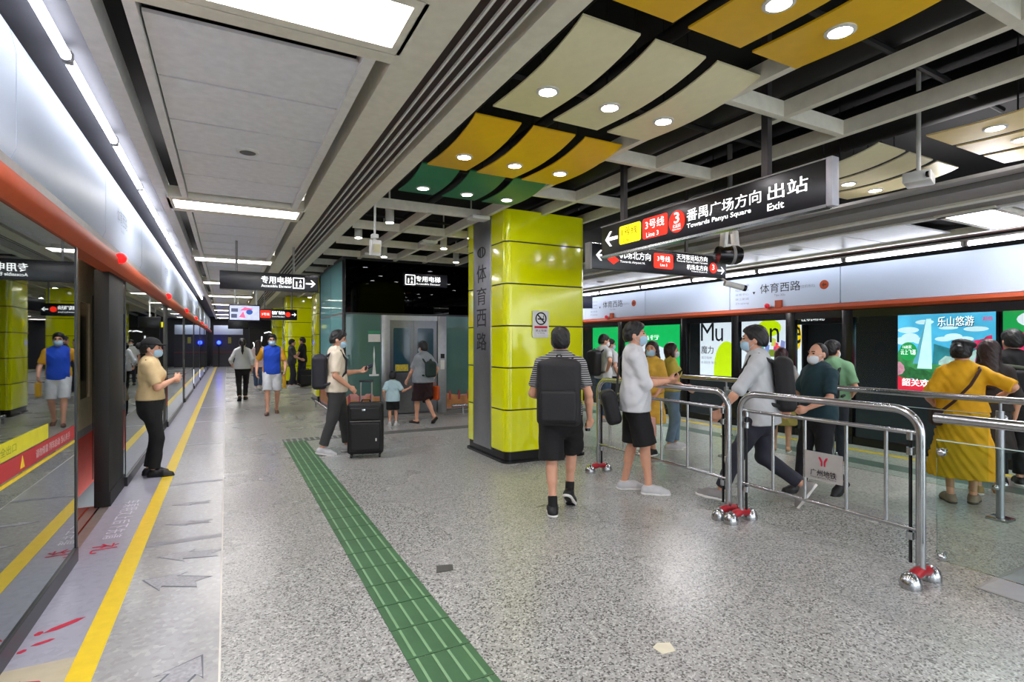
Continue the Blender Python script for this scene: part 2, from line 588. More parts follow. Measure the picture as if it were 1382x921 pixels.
# header, orange fascia, lamps
prof = [(-1.06, 2.262), (-0.95, 2.272), (-0.905, 2.32), (-0.9, 2.37), (-0.93, 2.43), (-0.985, 2.468), (-1.06, 2.468)]
mbt = MB()
mbt.prism(prof, (0, Y1 - 4, 0), EX, EZ, Y1 - 4 - Y0)
struct(mbt.build('trim_20', orange_paint), 'rounded orange fascia above the left screen doors', 'fascia')
struct(MB().mm((-1.08, Y0, 2.468), (-0.985, Y1 - 4, 2.532)).build('trim_21', grey_paint), 'grey lip above the left orange fascia', 'trim')
jl = [6.07 + 2.36 * k for k in range(-5, 16)]
left_prof = [(-1.08, 2.535), (-1.0, 2.535), (-0.975, 2.6), (-0.975, 3.1), (-1.0, 3.225), (-1.08, 3.225)]
for k in range(len(jl) - 1):
    a, b = jl[k], jl[k + 1]
    o = thing('header_panel', 'white header panel over the left screen doors, %s along the row' % ORD[k], 'header panel', (0, (a + b) / 2, 0), group='white header panels on the left')
    hb = (b - a) / 2 - 0.006
    MB().prism(left_prof, (0, hb, 0), EX, EZ, 2 * hb).build('panel', panel_white, o)
    if 4 <= k <= 8 and k % 2 == 1:
        text(o, '体育西路', (-0.972, -0.3, 2.88), EY, EZ, 0.15, ink_grey, width=0.62)
        text(o, 'Tiyu Xilu', (-0.972, -0.3, 2.75), EY, EZ, 0.05, ink_grey)
red_lamp = mat('red_lamp', '#ff1212', emit=1.6, var=0.0)
for k, y in enumerate((6.26, 11.0, 15.72, 20.44, 25.2, 29.9)):
    o = thing('door_lamp', 'red round door lamp on the left orange fascia, %s from the camera' % ORD[k], 'lamp', (-0.905, y, 2.385), group='red door lamps on the left')
    MB().lathe([(0.03, -0.05), (0.03, 0.0)], (0, 0, 0), 16, Matrix.Rotation(PI / 2, 3, 'Y')).build('base', plastic_white, o)
    MB().ball((0.015, 0, 0.0), 0.05).build('lens', red_lamp, o)

# ------------------------------------------------------------------ train at the left
train_cream = mat('train_cream', '#d6c89a', 0.55)
train_red = mat('train_orange', '#e83800', 0.6)
train_glass = mat('train_window', '#0b0c10', 0.08)
o = thing('train', 'cream and orange train standing behind the left screen doors', 'train', (-1.40, 0, 0))
mb = MB().mm((-0.1, -6.5, 0.7), (0.1, 26, 1.0)).mm((-0.1, -6.5, 2.0), (0.1, 26, 3.2))
wins = []
y = -6.5
wy = [(6.80 + PIT * k, 7.24 + PIT * k) for k in range(-2, 4)] + [(7.44 + PIT * k, 8.1 + PIT * k) for k in range(-2, 4)] + [(9.2 + PIT * k, 10.6 + PIT * k) for k in range(-2, 4)]
wy.sort()
prev = -6.5
for a, b in wy:
    mb.mm((-0.1, prev, 1.0), (0.1, a, 2.0))
    prev = b
mb.mm((-0.1, prev, 1.0), (0.1, 26, 2.0))
mb.build('body', train_cream, o)
for a, b in wy:
    w = MB()
    plate(w, (0.085, (a + b) / 2, 1.5), EY, EZ, b - a - 0.02, 1.0, 0.03, 0.08)
    w.build('window', train_glass, o)
MB().mm((-0.1, -6.5, 0.62), (0.1, 26, 0.7)).build('grey_stripe', grey_paint, o)
MB().mm((-0.1, -6.5, 0.05), (0.1, 26, 0.62)).build('orange_skirt', train_red, o)
MB().mm((-0.1, -6.5, -1.2), (0.06, 26, 0.05)).build('underframe', black_matte, o)
for k in range(-2, 4):
    MB().mm((0.1, 7.36 + PIT * k, 0.08), (0.104, 7.39 + PIT * k, 2.1)).build('door_seal', black_matte, o)

for k in range(2):  # fill tubes added between screen doors and train to brighten its side
    o = thing('gap_light', 'added fill light brightening the train in the open doorway' if k == 0 else 'added fill light brightening the train one bay farther', 'light', (-1.2, 5.75 + PIT * k, 2.5))
    MB().tube([(0, -0.7, 0), (0, 0.7, 0)], 0.025, 10).build('tube', mat('gap_tube', '#fdf9f4', emit=7.0, var=0.0), o)
    MB().mm((0.0, -0.6, 0.05), (0.02, -0.57, 1.5)).mm((0.0, 0.57, 0.05), (0.02, 0.6, 1.5)).build('hanger', grey_paint, o)
    MB().mm((-0.04, -0.75, 0.025), (0.04, 0.75, 0.06)).build('tray', grey_paint, o)

# ------------------------------------------------------------------ left ceiling
def run(x0, x1, z0, z1, m, n, label, y0=Y0, y1=Y1 - 4):
    return struct(MB().mm((x0, y0, z0), (x1, y1, z1)).build('trim_%d' % n, m), label, 'ceiling trim')


run(-1.1, -0.6, 3.36, 3.42, mat('cove_grey', '#4a4a50', 0.6), 30, 'grey cove top over the left light strip')
run(-0.67, -0.57, 3.2, 3.36, white_paint, 31, 'pale rail beside the left light strip')
run(0.84, 1.06, 3.2, 3.42, cream_paint, 34, 'pale left lip of the slatted air duct')
run(1.38, 1.53, 3.2, 3.42, cream_paint, 35, 'pale right lip of the slatted air duct')
run(1.06, 1.38, 3.30, 3.42, dark_brown, 36, 'dark back of the slatted air duct')
for k in range(4):
    xx = 1.06 + 0.064 * (k + 1)
    run(xx - 0.006, xx + 0.006, 3.205, 3.222, white_paint, 37 + k, 'thin pale slat of the air duct')
BAY = 4.65
bays = [2.72 + BAY * k for k in range(-2, 9)]
for k, y in enumerate(bays):
    o = thing('ceiling_light', 'recessed fluorescent ceiling light over the left side, %s of the row' % ORD[k], 'light', (0.13, y, 3.2), group='recessed lights over the left side')
    MB().mm((-0.73, -0.26, 0.0), (0.73, -0.2, 0.1)).mm((-0.73, 0.2, 0.0), (0.73, 0.26, 0.1)).mm((-0.73, -0.2, 0.0), (-0.67, 0.2, 0.1)).mm((0.67, -0.2, 0.0), (0.73, 0.2, 0.1)).build('frame', cream_paint, o)
    MB().mm((-0.67, -0.2, 0.04), (0.67, 0.2, 0.06)).build('diffuser', lamp_white, o)
    struct(MB().mm((-0.57, y + 0.27, 3.2), (0.84, y + 0.37, 3.32)).build('trim_%d' % (50 + k), cream_paint), 'pale cross beam beyond a ceiling light', 'beam')
    struct(MB().mm((-0.57, y - 0.37, 3.2), (0.84, y - 0.27, 3.32)).build('trim_%d' % (70 + k), cream_paint), 'pale cross beam before a ceiling light', 'beam')
    a, b = y + 0.5, y + BAY - 0.5
    for q, (xa, xb) in enumerate(((-0.44, -0.385), (0.69, 0.755))):
        struct(MB().mm((xa, y + 0.37, 3.2), (xb, y + BAY - 0.37, 3.3)).build('trim_%d' % (200 + 2 * k + q), white_paint), 'pale side rail of a tiled ceiling bay', 'rail')
    o = thing('ceiling_panel', 'grey tiled ceiling bay over the left side, %s of the row' % ORD[k], 'ceiling panel', (0.16, (a + b) / 2, 3.235), group='tiled ceiling bays on the left')
    L = (b - a) / 5
    for q in range(5):
        MB().mm((-0.535, a - (a + b) / 2 + q * L + 0.012, 0), (0.535, a - (a + b) / 2 + (q + 1) * L - 0.012, 0.02)).build('tile', tile_paint, o)
    MB().mm((-0.54, -(b - a) / 2, 0.09), (0.54, (b - a) / 2, 0.1)).build('backing', black_matte, o)
    if -1 < y < 20:
        if k != 3:
            t = thing('ceiling_speaker', 'round grey speaker grille in the ceiling bay, %s of the row' % ORD[k], 'speaker', (0.16, y + 2.45, 3.235), group='round grilles in the ceiling bays')
            MB().lathe([(0.09, 0.0), (0.09, -0.012), (0.075, -0.016)], (0, 0, 0)).build('rim', plastic_white, t)
            MB().lathe([(0.074, -0.012), (0.06, -0.018)], (0, 0, 0)).build('grille', mat('grille_grey', '#5f5f62', 0.6), t)
# fluorescent strip over the left doors
for k in range(20):
    y = Y0 + 1.2 + 1.52 * k
    o = thing('tube_light', 'white fluorescent tube over the left header, %s of the strip' % ORD[k], 'light', (-0.84, y, 3.28), group='tubes over the left screen doors')
    MB().tube([(0, -0.72, 0), (0, 0.72, 0)], 0.028, 10).build('tube', tube_white, o)
    MB().box((0, -0.735, 0.01), (0.05, 0.03, 0.07), None, 0.004).build('socket', grey_paint, o)
    MB().box((0, 0.735, 0.01), (0.05, 0.03, 0.07), None, 0.004).build('socket', grey_paint, o)

# ------------------------------------------------------------------ open grid over the middle
nb = 100
GZ0, GZ1 = 3.3, 3.42
def beam(x0, y0, x1, y1, label='pale beam of the open ceiling grid'):
    global nb
    struct(MB().mm((x0, y0, GZ0), (x1, y1, GZ1)).build('trim_%d' % nb, cream_paint), label, 'beam')
    nb += 1
for x in (3.13, 3.77, 4.53):
    beam(x - 0.03, Y0, x + 0.03, Y1 - 4)
beam(2.36, 6.8, 2.42, Y1 - 4)
gy = [1.29 + 1.38 * k for k in range(-4, 26)]
for y in gy:
    if y < 6.3:
        beam(3.16, y - 0.028, 3.74, y + 0.028)
        beam(3.80, y - 0.028, 4.5, y + 0.028)
    else:
        beam(1.66, y - 0.03, 3.10, y + 0.03)
        beam(3.16, y - 0.028, 3.74, y + 0.028)
        beam(3.80, y - 0.028, 4.5, y + 0.028)
beam(5.25, Y0, 5.31, 1.2)
duct = mat('dark_duct', '#141416', 0.6)
for k, (xa, r, z) in enumerate(((2.0, 0.12, 3.85), (2.7, 0.05, 3.7), (4.1, 0.15, 3.8), (5.6, 0.2, 3.75), (5.0, 0.04, 3.6))):
    tag(MB().tube([(xa, Y0, z), (xa, Y1 - 4, z)], r, 12).build('ceiling_duct', duct), 'dark service pipe above the grid, %s counted from the left' % ORD[k], 'pipe', 'dark pipes above the grid')
for k, y in enumerate((0.6, 2.0, 3.6, 5.9, 8.6)):
    tag(MB().tube([(1.7, y, 3.62), (6.0, y + 0.15, 3.62)], 0.025, 8).build('ceiling_conduit', duct), 'dark thin conduit crossing above the grid, %s from the camera' % ORD[k], 'pipe', 'thin conduits above the grid')

# wavy coloured panels with downlights
wave_white = mat('wave_cream', '#e6dfb6', 0.4, var=0.03)
wave_yellow = mat('wave_yellow', '#eab908', 0.35, var=0.03)
wave_green = mat('wave_green', '#1f7a52', 0.4, var=0.03)
wave_pale = mat('wave_sand', '#f0d48c', 0.4, var=0.03)


def wave_panel(x0, x1, y0, y1, z, sag, m, lamp_y, label, group):
    cx, cy = (x0 + x1) / 2, (y0 + y1) / 2
    o = thing('wave_panel', label, 'ceiling panel', (cx, cy, z), group=group)
    n = 18
    hw, L = (x1 - x0) / 2, y1 - y0
    zf = lambda u: 0.06 - sag * math.sin(PI * min(1, max(0, u)) ** 0.8) - 0.06 * u
    mb = MB()
    vs, fs = [], []
    for i in range(n + 1):
        u = i / n
        yy = -L / 2 + L * u
        zz = zf(u)
        vs += [(-hw, yy, zz), (hw, yy, zz), (hw, yy, zz + 0.012), (-hw, yy, zz + 0.012)]
    for i in range(n):
        q = 4 * i
        for a in range(4):
            b = (a + 1) % 4
            fs.append((q + a, q + 4 + a, q + 4 + b, q + b))
    fs += [(0, 1, 2, 3), (4 * n + 3, 4 * n + 2, 4 * n + 1, 4 * n)]
    mb.add(vs, fs)
    mb.build('sheet', m, o)
    u = (lamp_y - y0) / L
    zz = zf(u)
    sl = math.atan2(zf(u + 0.03) - zf(u - 0.03), 0.06 * L)
    R = Matrix.Rotation(sl, 3, 'X')
    d = MB().lathe([(0.075, 0.004), (0.078, -0.008), (0.058, -0.012), (0.056, 0.0)], (0, lamp_y - cy, zz), 24, R).build('downlight', plastic_white, o)
    MB().lathe([(0.055, -0.003), (0.05, -0.009), (0.02, -0.012)], (0, lamp_y - cy, zz), 20, R).build('lens', spot_white, d)
    MB().tube([(-hw * .6, 0, zf(.5) + 0.01), (-hw * .6, 0, 3.99 - z)], 0.006, 6).tube([(hw * .6, 0, zf(.5) + 0.01), (hw * .6, 0, 3.99 - z)], 0.006, 6).build('hanger', black_matte, o)
    return o


lx = [(1.68, 2.08, 'left'), (2.19, 2.6, 'middle'), (2.7, 3.1, 'right')]
for (xa, xb, nm) in lx:
    wave_panel(xa, xb, 0.98, 2.11, 3.27, 0.05, wave_yellow, 1.72, 'ochre yellow wavy ceiling panel at the top of the photo, %s of three' % nm, 'near yellow wavy panels')
    wave_panel(xa, xb, 2.36, 3.46, 3.27, 0.05, wave_white, 3.04, 'cream wavy ceiling panel of the left run, %s of three' % nm, 'cream wavy panels')
    wave_panel(xa, xb, 3.76, 4.88, 3.27, 0.05, wave_yellow, 4.46, 'yellow wavy ceiling panel before the lime column, %s of three' % nm, 'yellow wavy panels by the column')
    wave_panel(xa, xb, 5.03, 5.86, 3.27, 0.04, wave_green, 5.6, 'dark green wavy ceiling panel beside the column top, %s of three' % nm, 'green wavy panels')
    for q, (ya, mm_, cn) in enumerate(((-0.5, wave_white, 'cream'), (-1.9, wave_yellow, 'yellow'), (-3.3, wave_white, 'second cream'), (-4.7, wave_green, 'green'))):  # unseen rows continue the ceiling; the farther ones are added for light
        wave_panel(xa, xb, ya, ya + 1.1, 3.27, 0.05, mm_, ya + 0.7, '%s wavy ceiling panel behind the camera, %s of the left three' % (cn, nm), 'wavy panels behind the camera')
rx = [(5.05, 5.48, 'left'), (5.55, 5.97, 'middle'), (6.05, 6.46, 'right')]
for (xa, xb, nm) in rx:
    wave_panel(xa, xb, 2.66, 3.75, 3.27, 0.05, wave_white, 3.33, 'cream wavy ceiling panel over the right side, %s of three' % nm, 'right cream wavy panels')
    wave_panel(xa, xb, 1.2, 2.3, 3.27, 0.05, wave_pale, 1.93, 'sand yellow wavy ceiling panel at the right edge, %s of three' % nm, 'right sand wavy panels')
    wave_panel(xa, xb, 4.0, 5.1, 3.27, 0.05, wave_yellow, 4.7, 'yellow wavy ceiling panel behind the big hanging sign, %s of three' % nm, 'right yellow wavy panels')
    for q, (ya, mm_, cn) in enumerate(((-0.2, wave_green, 'green'), (-1.6, wave_white, 'cream'), (-3.0, wave_yellow, 'yellow'), (-4.4, wave_white, 'second cream'))):  # farther unseen rows on this side are likewise added for their light
        wave_panel(xa, xb, ya, ya + 1.1, 3.27, 0.05, mm_, ya + 0.7, '%s wavy ceiling panel behind the camera, %s of the right three' % (cn, nm), 'wavy panels behind the camera')

# round lights hung in the far grid
for k, (x, y) in enumerate(((2.0, 7.4), (3.4, 9.0), (4.1, 7.9), (2.7, 10.4), (4.2, 10.4), (5.6, 8.0), (5.6, 10.4), (1.85, 8.7), (3.45, 7.9), (6.3, 13.2), (2.7, 17), (4.2, 17), (5.6, 17), (2.7, 21), (4.2, 21), (2.7, 26), (4.2, 26), (6.4, 6.4))):
    o = thing('can_light', 'white round can light in the dark grid, %s counted outward from the elevator' % ORD[k], 'light', (x, y, 3.25), group='round can lights in the grid')
    MB().lathe([(0.06, 0.0), (0.06, 0.2), (0.05, 0.22), (0.012, 0.23), (0.012, 0.75)], (0, 0, 0), 18).build('can', plastic_white, o)
    MB().lathe([(0.05, -0.004), (0.05, 0.01)], (0, 0, 0), 16).build('lens', spot_white, o)

# ------------------------------------------------------------------ right ceiling and screen doors
def run2(*a):
    return run(*a)
run2(5.56, 5.72, 2.97, 3.0, grey_paint, 180, 'narrow grey soffit strip over the right side')
run2(5.72, 5.86, 3.0, 3.03, black_matte, 185, 'black channel beside the right soffit')
run2(5.86, 6.28, 2.95, 3.02, grey_paint, 179, 'broad grey soffit beam over the right side')
run2(6.28, 6.39, 2.925, 3.0, cream_paint, 181, 'pale line of the right soffit')
run2(6.39, 6.74, 2.94, 3.0, mat('perforated_grey', '#84827e', 0.6, var=0.2, scale=70), 182, 'grey perforated channel of the right ceiling')
run2(6.74, 6.82, 2.92, 3.0, white_paint, 188, 'pale inner rail of the right ceiling')
run2(8.02, 8.12, 2.92, 3.0, cream_paint, 183, 'pale outer rail of the right ceiling')
run2(8.12, 8.62, 2.98, 3.02, mat('cove_brown', '#6b4334', 0.5), 184, 'dark cove over the right light strip')
for k, y in enumerate(bays):
    o = thing('ceiling_light', 'recessed fluorescent ceiling light over the right side, %s of the row' % ORD[k], 'light', (7.4, y, 2.92), group='recessed lights over the right side')
    MB().mm((-0.7, -0.26, 0.0), (0.66, -0.2, 0.08)).mm((-0.7, 0.2, 0.0), (0.66, 0.26, 0.08)).mm((-0.7, -0.2, 0.0), (-0.62, 0.2, 0.08)).mm((0.6, -0.2, 0.0), (0.66, 0.2, 0.08)).build('frame', cream_paint, o)
    MB().mm((-0.62, -0.2, 0.03), (0.6, 0.2, 0.05)).build('diffuser', lamp_white, o)
    a, b = y + 0.3, y + BAY - 0.3
    o = thing('ceiling_panel', 'pale tiled ceiling bay over the right side, %s of the row' % ORD[k], 'ceiling panel', (7.37, (a + b) / 2, 2.95), group='tiled ceiling bays on the right')
    L = (b - a - 0.35) / 5
    for q in range(5):
        MB().mm((-0.64, a - (a + b) / 2 + 0.35 + q * L + 0.012, 0), (0.64, a - (a + b) / 2 + 0.35 + (q + 1) * L - 0.012, 0.02)).build('tile', tile_paint, o)
    MB().mm((-0.64, -(b - a) / 2, 0.09), (0.64, (b - a) / 2, 0.1)).build('backing', black_matte, o)
    if 0 < y < 12:
        t = thing('ceiling_speaker', 'round grey grille in the right tiled bay, %s of the row' % ORD[k], 'speaker', (7.37, y + 2.3, 2.95), group='round grilles in the right bays')
        MB().lathe([(0.09, 0.0), (0.09, -0.012), (0.075, -0.016)], (0, 0, 0)).build('rim', plastic_white, t)
        MB().lathe([(0.074, -0.012), (0.06, -0.018)], (0, 0, 0)).build('grille', mat('grille_grey', '#5f5f62', 0.6), t)
for k in range(17):
    y = -5.0 + 1.52 * k
    o = thing('tube_light', 'white fluorescent tube over the right header, %s of the strip' % ORD[k], 'light', (8.33, y, 2.84), group='tubes over the right screen doors')
    MB().tube([(0, -0.72, 0), (0, 0.72, 0)], 0.028, 10).build('tube', tube_white, o)
    MB().box((0, -0.735, 0.01), (0.05, 0.03, 0.07), None, 0.004).build('socket', grey_paint, o)
    MB().box((0, 0.735, 0.01), (0.05, 0.03, 0.07), None, 0.004).build('socket', grey_paint, o)
run2(8.29, 8.38, 2.875, 2.90, grey_paint, 186, 'grey tray holding the right tubes')
prof = [(8.68, 2.10), (8.57, 2.11), (8.535, 2.15), (8.56, 2.2), (8.6, 2.212), (8.68, 2.212)]
mbt = MB()
mbt.prism(prof, (0, Y1 - 4, 0), EX, EZ, Y1 - 4 - Y0)
struct(mbt.build('trim_187', orange_paint), 'rounded orange fascia above the right screen doors', 'fascia')
jr = [0.4, 2.75, 5.1, 7.22, 9.6, 12.0, 14.4, 16.8, 19.2, 21.6, 24, 26.4, 28.8, 31.2, 33.6]
jr = [-4.3, -1.95] + jr
small = mat('map_ink', '#7e8496', 0.6)
for k in range(len(jr) - 1):
    a, b = jr[k], jr[k + 1]
    o = thing('header_panel', 'white header panel over the right screen doors, %s along the row' % ORD[k], 'header panel', (8.6, (a + b) / 2, 0), group='white header panels on the right')
    hb = (b - a) / 2 - 0.007
    MB().mm((0, -hb, 2.216), (0.08, hb, 2.79)).build('panel', panel_white, o)
    if abs(a - 5.1) < .01 or abs(a - 9.6) < .01 or abs(a - 0.4) < .01:
        U = -EY
        text(o, '体育西路', (-0.003, 0.0, 2.56), U, EZ, 0.17, ink_black, width=0.78)
        text(o, 'Tiyu Xilu', (-0.003, 0.0, 2.42), U, EZ, 0.055, small)
        text(o, '(往机场北)', (-0.003, -0.52, 2.53), U, EZ, 0.06, small)
        for q, s_ in enumerate(('上行方向', 'Next station', '体育中心', '珠江新城', 'Zhujiang')):
            text(o, s_, (-0.003, 0.78, 2.66 - 0.085 * q), U, EZ, 0.045, small, width=0.3)
        MB().prism([(-.03, .02), (.03, .02), (0, -.03)], (-0.002, 0.52, 2.5), U, EZ, 0.001).build('map_arrow', ink_black, o)
        MB().lathe([(0.075, 0), (0.075, 0.004)], (-0.004, -0.8, 2.53), 24, Matrix.Rotation(PI / 2, 3, 'Y')).build('round_badge', orange_paint, o)
        MB().prism([(-.04, 0), (0, -.04), (0, -.015), (.04, -.015), (.04, .015), (0, .015), (0, .04)], (-0.0055, -0.8, 2.53), U, EZ, 0.001).build('badge_arrow', mat('badge_dark', '#5a2408', 0.6), o)
        MB().mm((-0.05, -0.0 - 0.06, 2.19), (-0.0, 0.0 + 0.06, 2.33)).build('orange_tab', orange_paint, o)
for k, y in enumerate((1.45, 6.35, 10.95, 15.5)):
    o = thing('door_lamp', 'red round door lamp on the right orange fascia, %s from the camera' % ORD[k], 'lamp', (8.53, y, 2.24), group='red door lamps on the right')
    MB().lathe([(0.03, 0.0), (0.03, 0.06)], (0, 0, 0), 16, Matrix.Rotation(PI / 2, 3, 'Y')).build('base', plastic_white, o)
    MB().ball((-0.01, 0, 0.0), 0.045).build('lens', mat('red_lamp_dim', '#b3142a', emit=0.5, var=0.0), o)
rg = glass('right_glass', '#eef3f2', 0.0, 0.12)
posts_r = [-3.0, -1.0, 0.9, 2.6, 4.99, 5.96, 7.1, 8.4, 10.5, 12.6, 14.8, 17.2, 19.6, 22.0, 24.4]
for k, y in enumerate(posts_r):
    o = thing('screen_door_post', 'black post of the right screen doors, %s along the row' % ORD[k], 'post', (8.64, y, 0), group='black posts of the right screen doors')
    MB().box((0, 0, 1.05), (0.1, 0.16, 2.1), None, 0.006).build('post', black_gloss, o)
    MB().mm((-0.055, -0.07, 0), (-0.05, 0.07, 0.12)).build('kick_plate', black_matte, o)
    if k + 1 < len(posts_r):
        p = MB().mm((8.63, y + 0.08, 0.12), (8.64, posts_r[k + 1] - 0.08, 1.98)).build('window_%d' % (30 + k), rg, smooth=False)
        struct(p, 'clear glass pane of the right screen doors', 'glass pane')
        MB().mm((8.60, y + 0.08, 0.0), (8.66, posts_r[k + 1] - 0.08, 0.12)).mm((8.60, y + 0.08, 1.98), (8.66, posts_r[k + 1] - 0.08, 2.1)).build('rail', black_gloss, p)
# ------------------------------------------------------------------ lime columns
def rounded(a, b, r, n=6):
    pts = []
    for cx, cy, s0 in ((a / 2 - r, -b / 2 + r, -90), (a / 2 - r, b / 2 - r, 0), (-a / 2 + r, b / 2 - r, 90), (-a / 2 + r, -b / 2 + r, 180)):
        for i in range(n + 1):
            an = math.radians(s0 + 90 * i / n)
            pts.append((cx + r * math.cos(an), cy + r * math.sin(an)))
    return pts


def column(cx, cy, a, b, label, ztop=3.34, strip=True):
    o = thing('column', label, 'column', (cx, cy, 0), group='lime yellow columns')
    MB().prism(rounded(a - .04, b - .04, .08), (0, 0, 0), EX, EY, 0.14).build('plinth', black_gloss, o)
    MB().prism(rounded(a + .03, b + .03, .1), (0, 0, 0), EX, EY, 0.03).build('skirting', black_gloss, o)
    MB().prism(rounded(a - .03, b - .03, .09), (0, 0, 0.14), EX, EY, ztop - 0.14).build('core', black_matte, o)
    zs = [0.145 + 0.553 * k for k in range(6)] + [ztop]
    for k in range(6):
        MB().prism(rounded(a, b, .1), (0, 0, zs[k] + 0.009), EX, EY, zs[k + 1] - zs[k] - 0.018).build('enamel_panel', lime_enamel, o, angle=0.9)
    if strip:
        s = MB().mm((-a / 2 - 0.012, -0.22, 0.12), (-a / 2 + 0.02, 0.36, ztop), 0.004).build('steel_strip', brushed, o)
        xs = -a / 2 - 0.0145
        for ch, z in (('体', 2.56), ('育', 2.24), ('西', 1.93), ('路', 1.60)):
            text(s, ch, (xs, 0.07, z), -EY, EZ, 0.25, mat('strip_ink', '#1d1e22', 0.5), width=0.32, bold=0.012)
        lg = MB()
        lg.tube([(xs, 0.07 + 0.12 * math.cos(q * PI / 10), 2.86 + 0.07 * math.sin(q * PI / 10)) for q in range(21)], 0.008, 6)
        lg.tube([(xs, 0.11, 2.80), (xs, 0.11, 2.92)], 0.008, 6).tube([(xs, 0.03, 2.80), (xs, 0.03, 2.92)], 0.008, 6)
        lg.build('emblem', mat('strip_ink', '#1d1e22', 0.5), s)
    return o


column(3.835, 6.86, 1.27, 1.3, 'lime yellow column in the middle with station name strip and no smoking sign')
column(2.72, 15.65, 1.2, 1.2, 'lime yellow column just left of the glass elevator', strip=False)
column(2.55, 22.5, 1.2, 1.2, 'lime yellow column behind the far travellers, farther than the elevator', strip=False)
column(2.6, 29.5, 1.2, 1.2, 'most distant lime yellow column near the far end', strip=False)

# no smoking sign
o = thing('no_smoking_sign', 'white no smoking sign on the lime column behind the striped man', 'sign', (3.72, 6.196, 1.83))
b_ = MB()
plate(b_, (0, -0.008, 0), EX, EZ, 0.25, 0.36, 0.01, 0.015)
b_.build('plate', mat('sign_plate', '#dcdcdc', 0.35), o)
rg_ = MB()
rg_.tube([(0.078 * math.cos(q * PI / 14), -0.0115, 0.075 + 0.078 * math.sin(q * PI / 14)) for q in range(29)], 0.009, 6)
rg_.tube([(-0.055, -0.0115, 0.13), (0.055, -0.0115, 0.02)], 0.009, 6)
rg_.build('prohibition_ring', ink_black, o)
MB().mm((-0.05, -0.011, 0.06), (0.05, -0.009, 0.078)).mm((0.035, -0.011, 0.085), (0.045, -0.009, 0.12)).build('cigarette', ink_black, o)
MB().mm((-0.1, -0.0105, -0.055), (0.1, -0.009, -0.025)).build('red_bar', ink_red, o)
text(o, '禁止吸烟', (0, -0.011, -0.085), EX, EZ, 0.03, ink_black, width=0.17)
text(o, 'No Smoking', (0, -0.011, -0.12), EX, EZ, 0.02, ink_black)

# ------------------------------------------------------------------ glass elevator
teal = glass('teal_glass', '#5f9a92', 0.05, 0.25, grime=0.36, gcol='#7fb0a8')
teal_side = glass('teal_side_glass', '#4f9a98', 0.08, 0.3, grime=0.7, gcol='#86c0c0')
dark_glass = glass('dark_glass', '#16211f', 0.0, 0.12)
o = thing('elevator', 'glass elevator shaft with steel doors beyond the lime column', 'elevator', (2.08, 11.2, 0))
MB().mm((0, 0, 0), (3.6, 3.0, 0.08)).build('base', grey_paint, o)
def gp(lo, hi, m=teal, nm='glass_panel'):
    return MB().mm(lo, hi).build(nm, m, o, smooth=False)
for (ya, yb) in ((0.03, 1.48), (1.52, 3.0)):
    gp((0.0, ya, 0.1), (0.012, yb, 2.17), teal_side)
    gp((0.0, ya, 2.2), (0.012, yb, 3.28), teal_side)
gp((0.05, 0.0, 0.1), (0.76, 0.012, 2.17))
gp((2.2, 0.0, 0.1), (3.57, 0.012, 2.17))
gp((0.05, 0.0, 2.2), (3.57, 0.012, 3.28), dark_glass, 'upper_glass')
for (x, y) in ((0.0, 0.0), (3.58, 0.0), (0.0, 3.0), (3.58, 3.0)):
    MB().box((x + 0.01, y + 0.01, 1.66), (0.06, 0.06, 3.2), None, 0.006).build('corner_post', frame_m, o)
MB().mm((0.0, -0.01, 2.165), (3.58, 0.02, 2.2)).build('transom', frame_m, o)
MB().mm((-0.005, 0.0, 2.165), (0.015, 3.0, 2.2)).build('transom', frame_m, o)
MB().mm((0, 0, 3.26), (3.6, 3.05, 3.34)).build('top_frame', frame_m, o)
MB().mm((0.32, 0.3, 0.1), (0.5, 0.48, 3.2)).build('steel_column', mat('pale_green_steel', '#9dbdb2', 0.4), o)
MB().mm((0.3, 0.25, 2.25), (1.4, 0.4, 2.42)).build('steel_beam', mat('pale_green_steel', '#9dbdb2', 0.4), o)
MB().mm((0.03, 2.9, 0.08), (3.57, 2.97, 3.24)).build('back_wall', mat('car_dark', '#23302f', 0.4), o)
MB().mm((0.7, 0.45, 0.08), (2.9, 2.6, 3.2)).build('car', mat('car_dark', '#23302f', 0.4), o)
MB().mm((0.76, -0.05, 0.05), (0.94, 0.06, 2.16), 0.006).build('jamb', brushed, o)
MB().mm((2.0, -0.05, 0.05), (2.2, 0.06, 2.16), 0.006).build('jamb', brushed, o)
MB().mm((0.94, -0.03, 2.06), (2.0, 0.06, 2.16)).build('lintel', brushed, o)
for xa, xb in ((0.945, 1.468), (1.472, 1.995)):
    d = MB().mm((xa, 0.0, 0.06), (xb, 0.04, 2.06)).build('door', mat('door_steel', '#77797e', 0.3, 0.9), o)
    w_ = MB()
    plate(w_, ((xa + xb) / 2, -0.002, 1.42), EX, EZ, 0.36, 0.95, 0.006, 0.03)
    w_.build('door_window', mat('door_glass', '#2a4a58', 0.08), d)
    MB().mm(((xa + xb) / 2 - 0.14, -0.006, 0.98), ((xa + xb) / 2 + 0.14, -0.003, 1.12)).build('door_sticker', mat('door_sticker', '#c9b63a', 0.5, var=0.3, scale=30), d)
MB().mm((2.06, -0.058, 1.0), (2.15, -0.05, 1.2)).build('call_panel', plastic_white, o)
MB().mm((2.06, -0.06, 1.24), (2.15, -0.05, 1.34)).build('call_display', black_gloss, o)
s_ = MB().mm((0.5, -0.01, 1.6), (0.75, -0.003, 1.76)).build('paper_notice', plastic_white, o)
MB().mm((0.5, -0.011, 1.77), (0.75, -0.003, 1.83)).build('green_notice', mat('notice_green', '#2f8f63', 0.5), o)
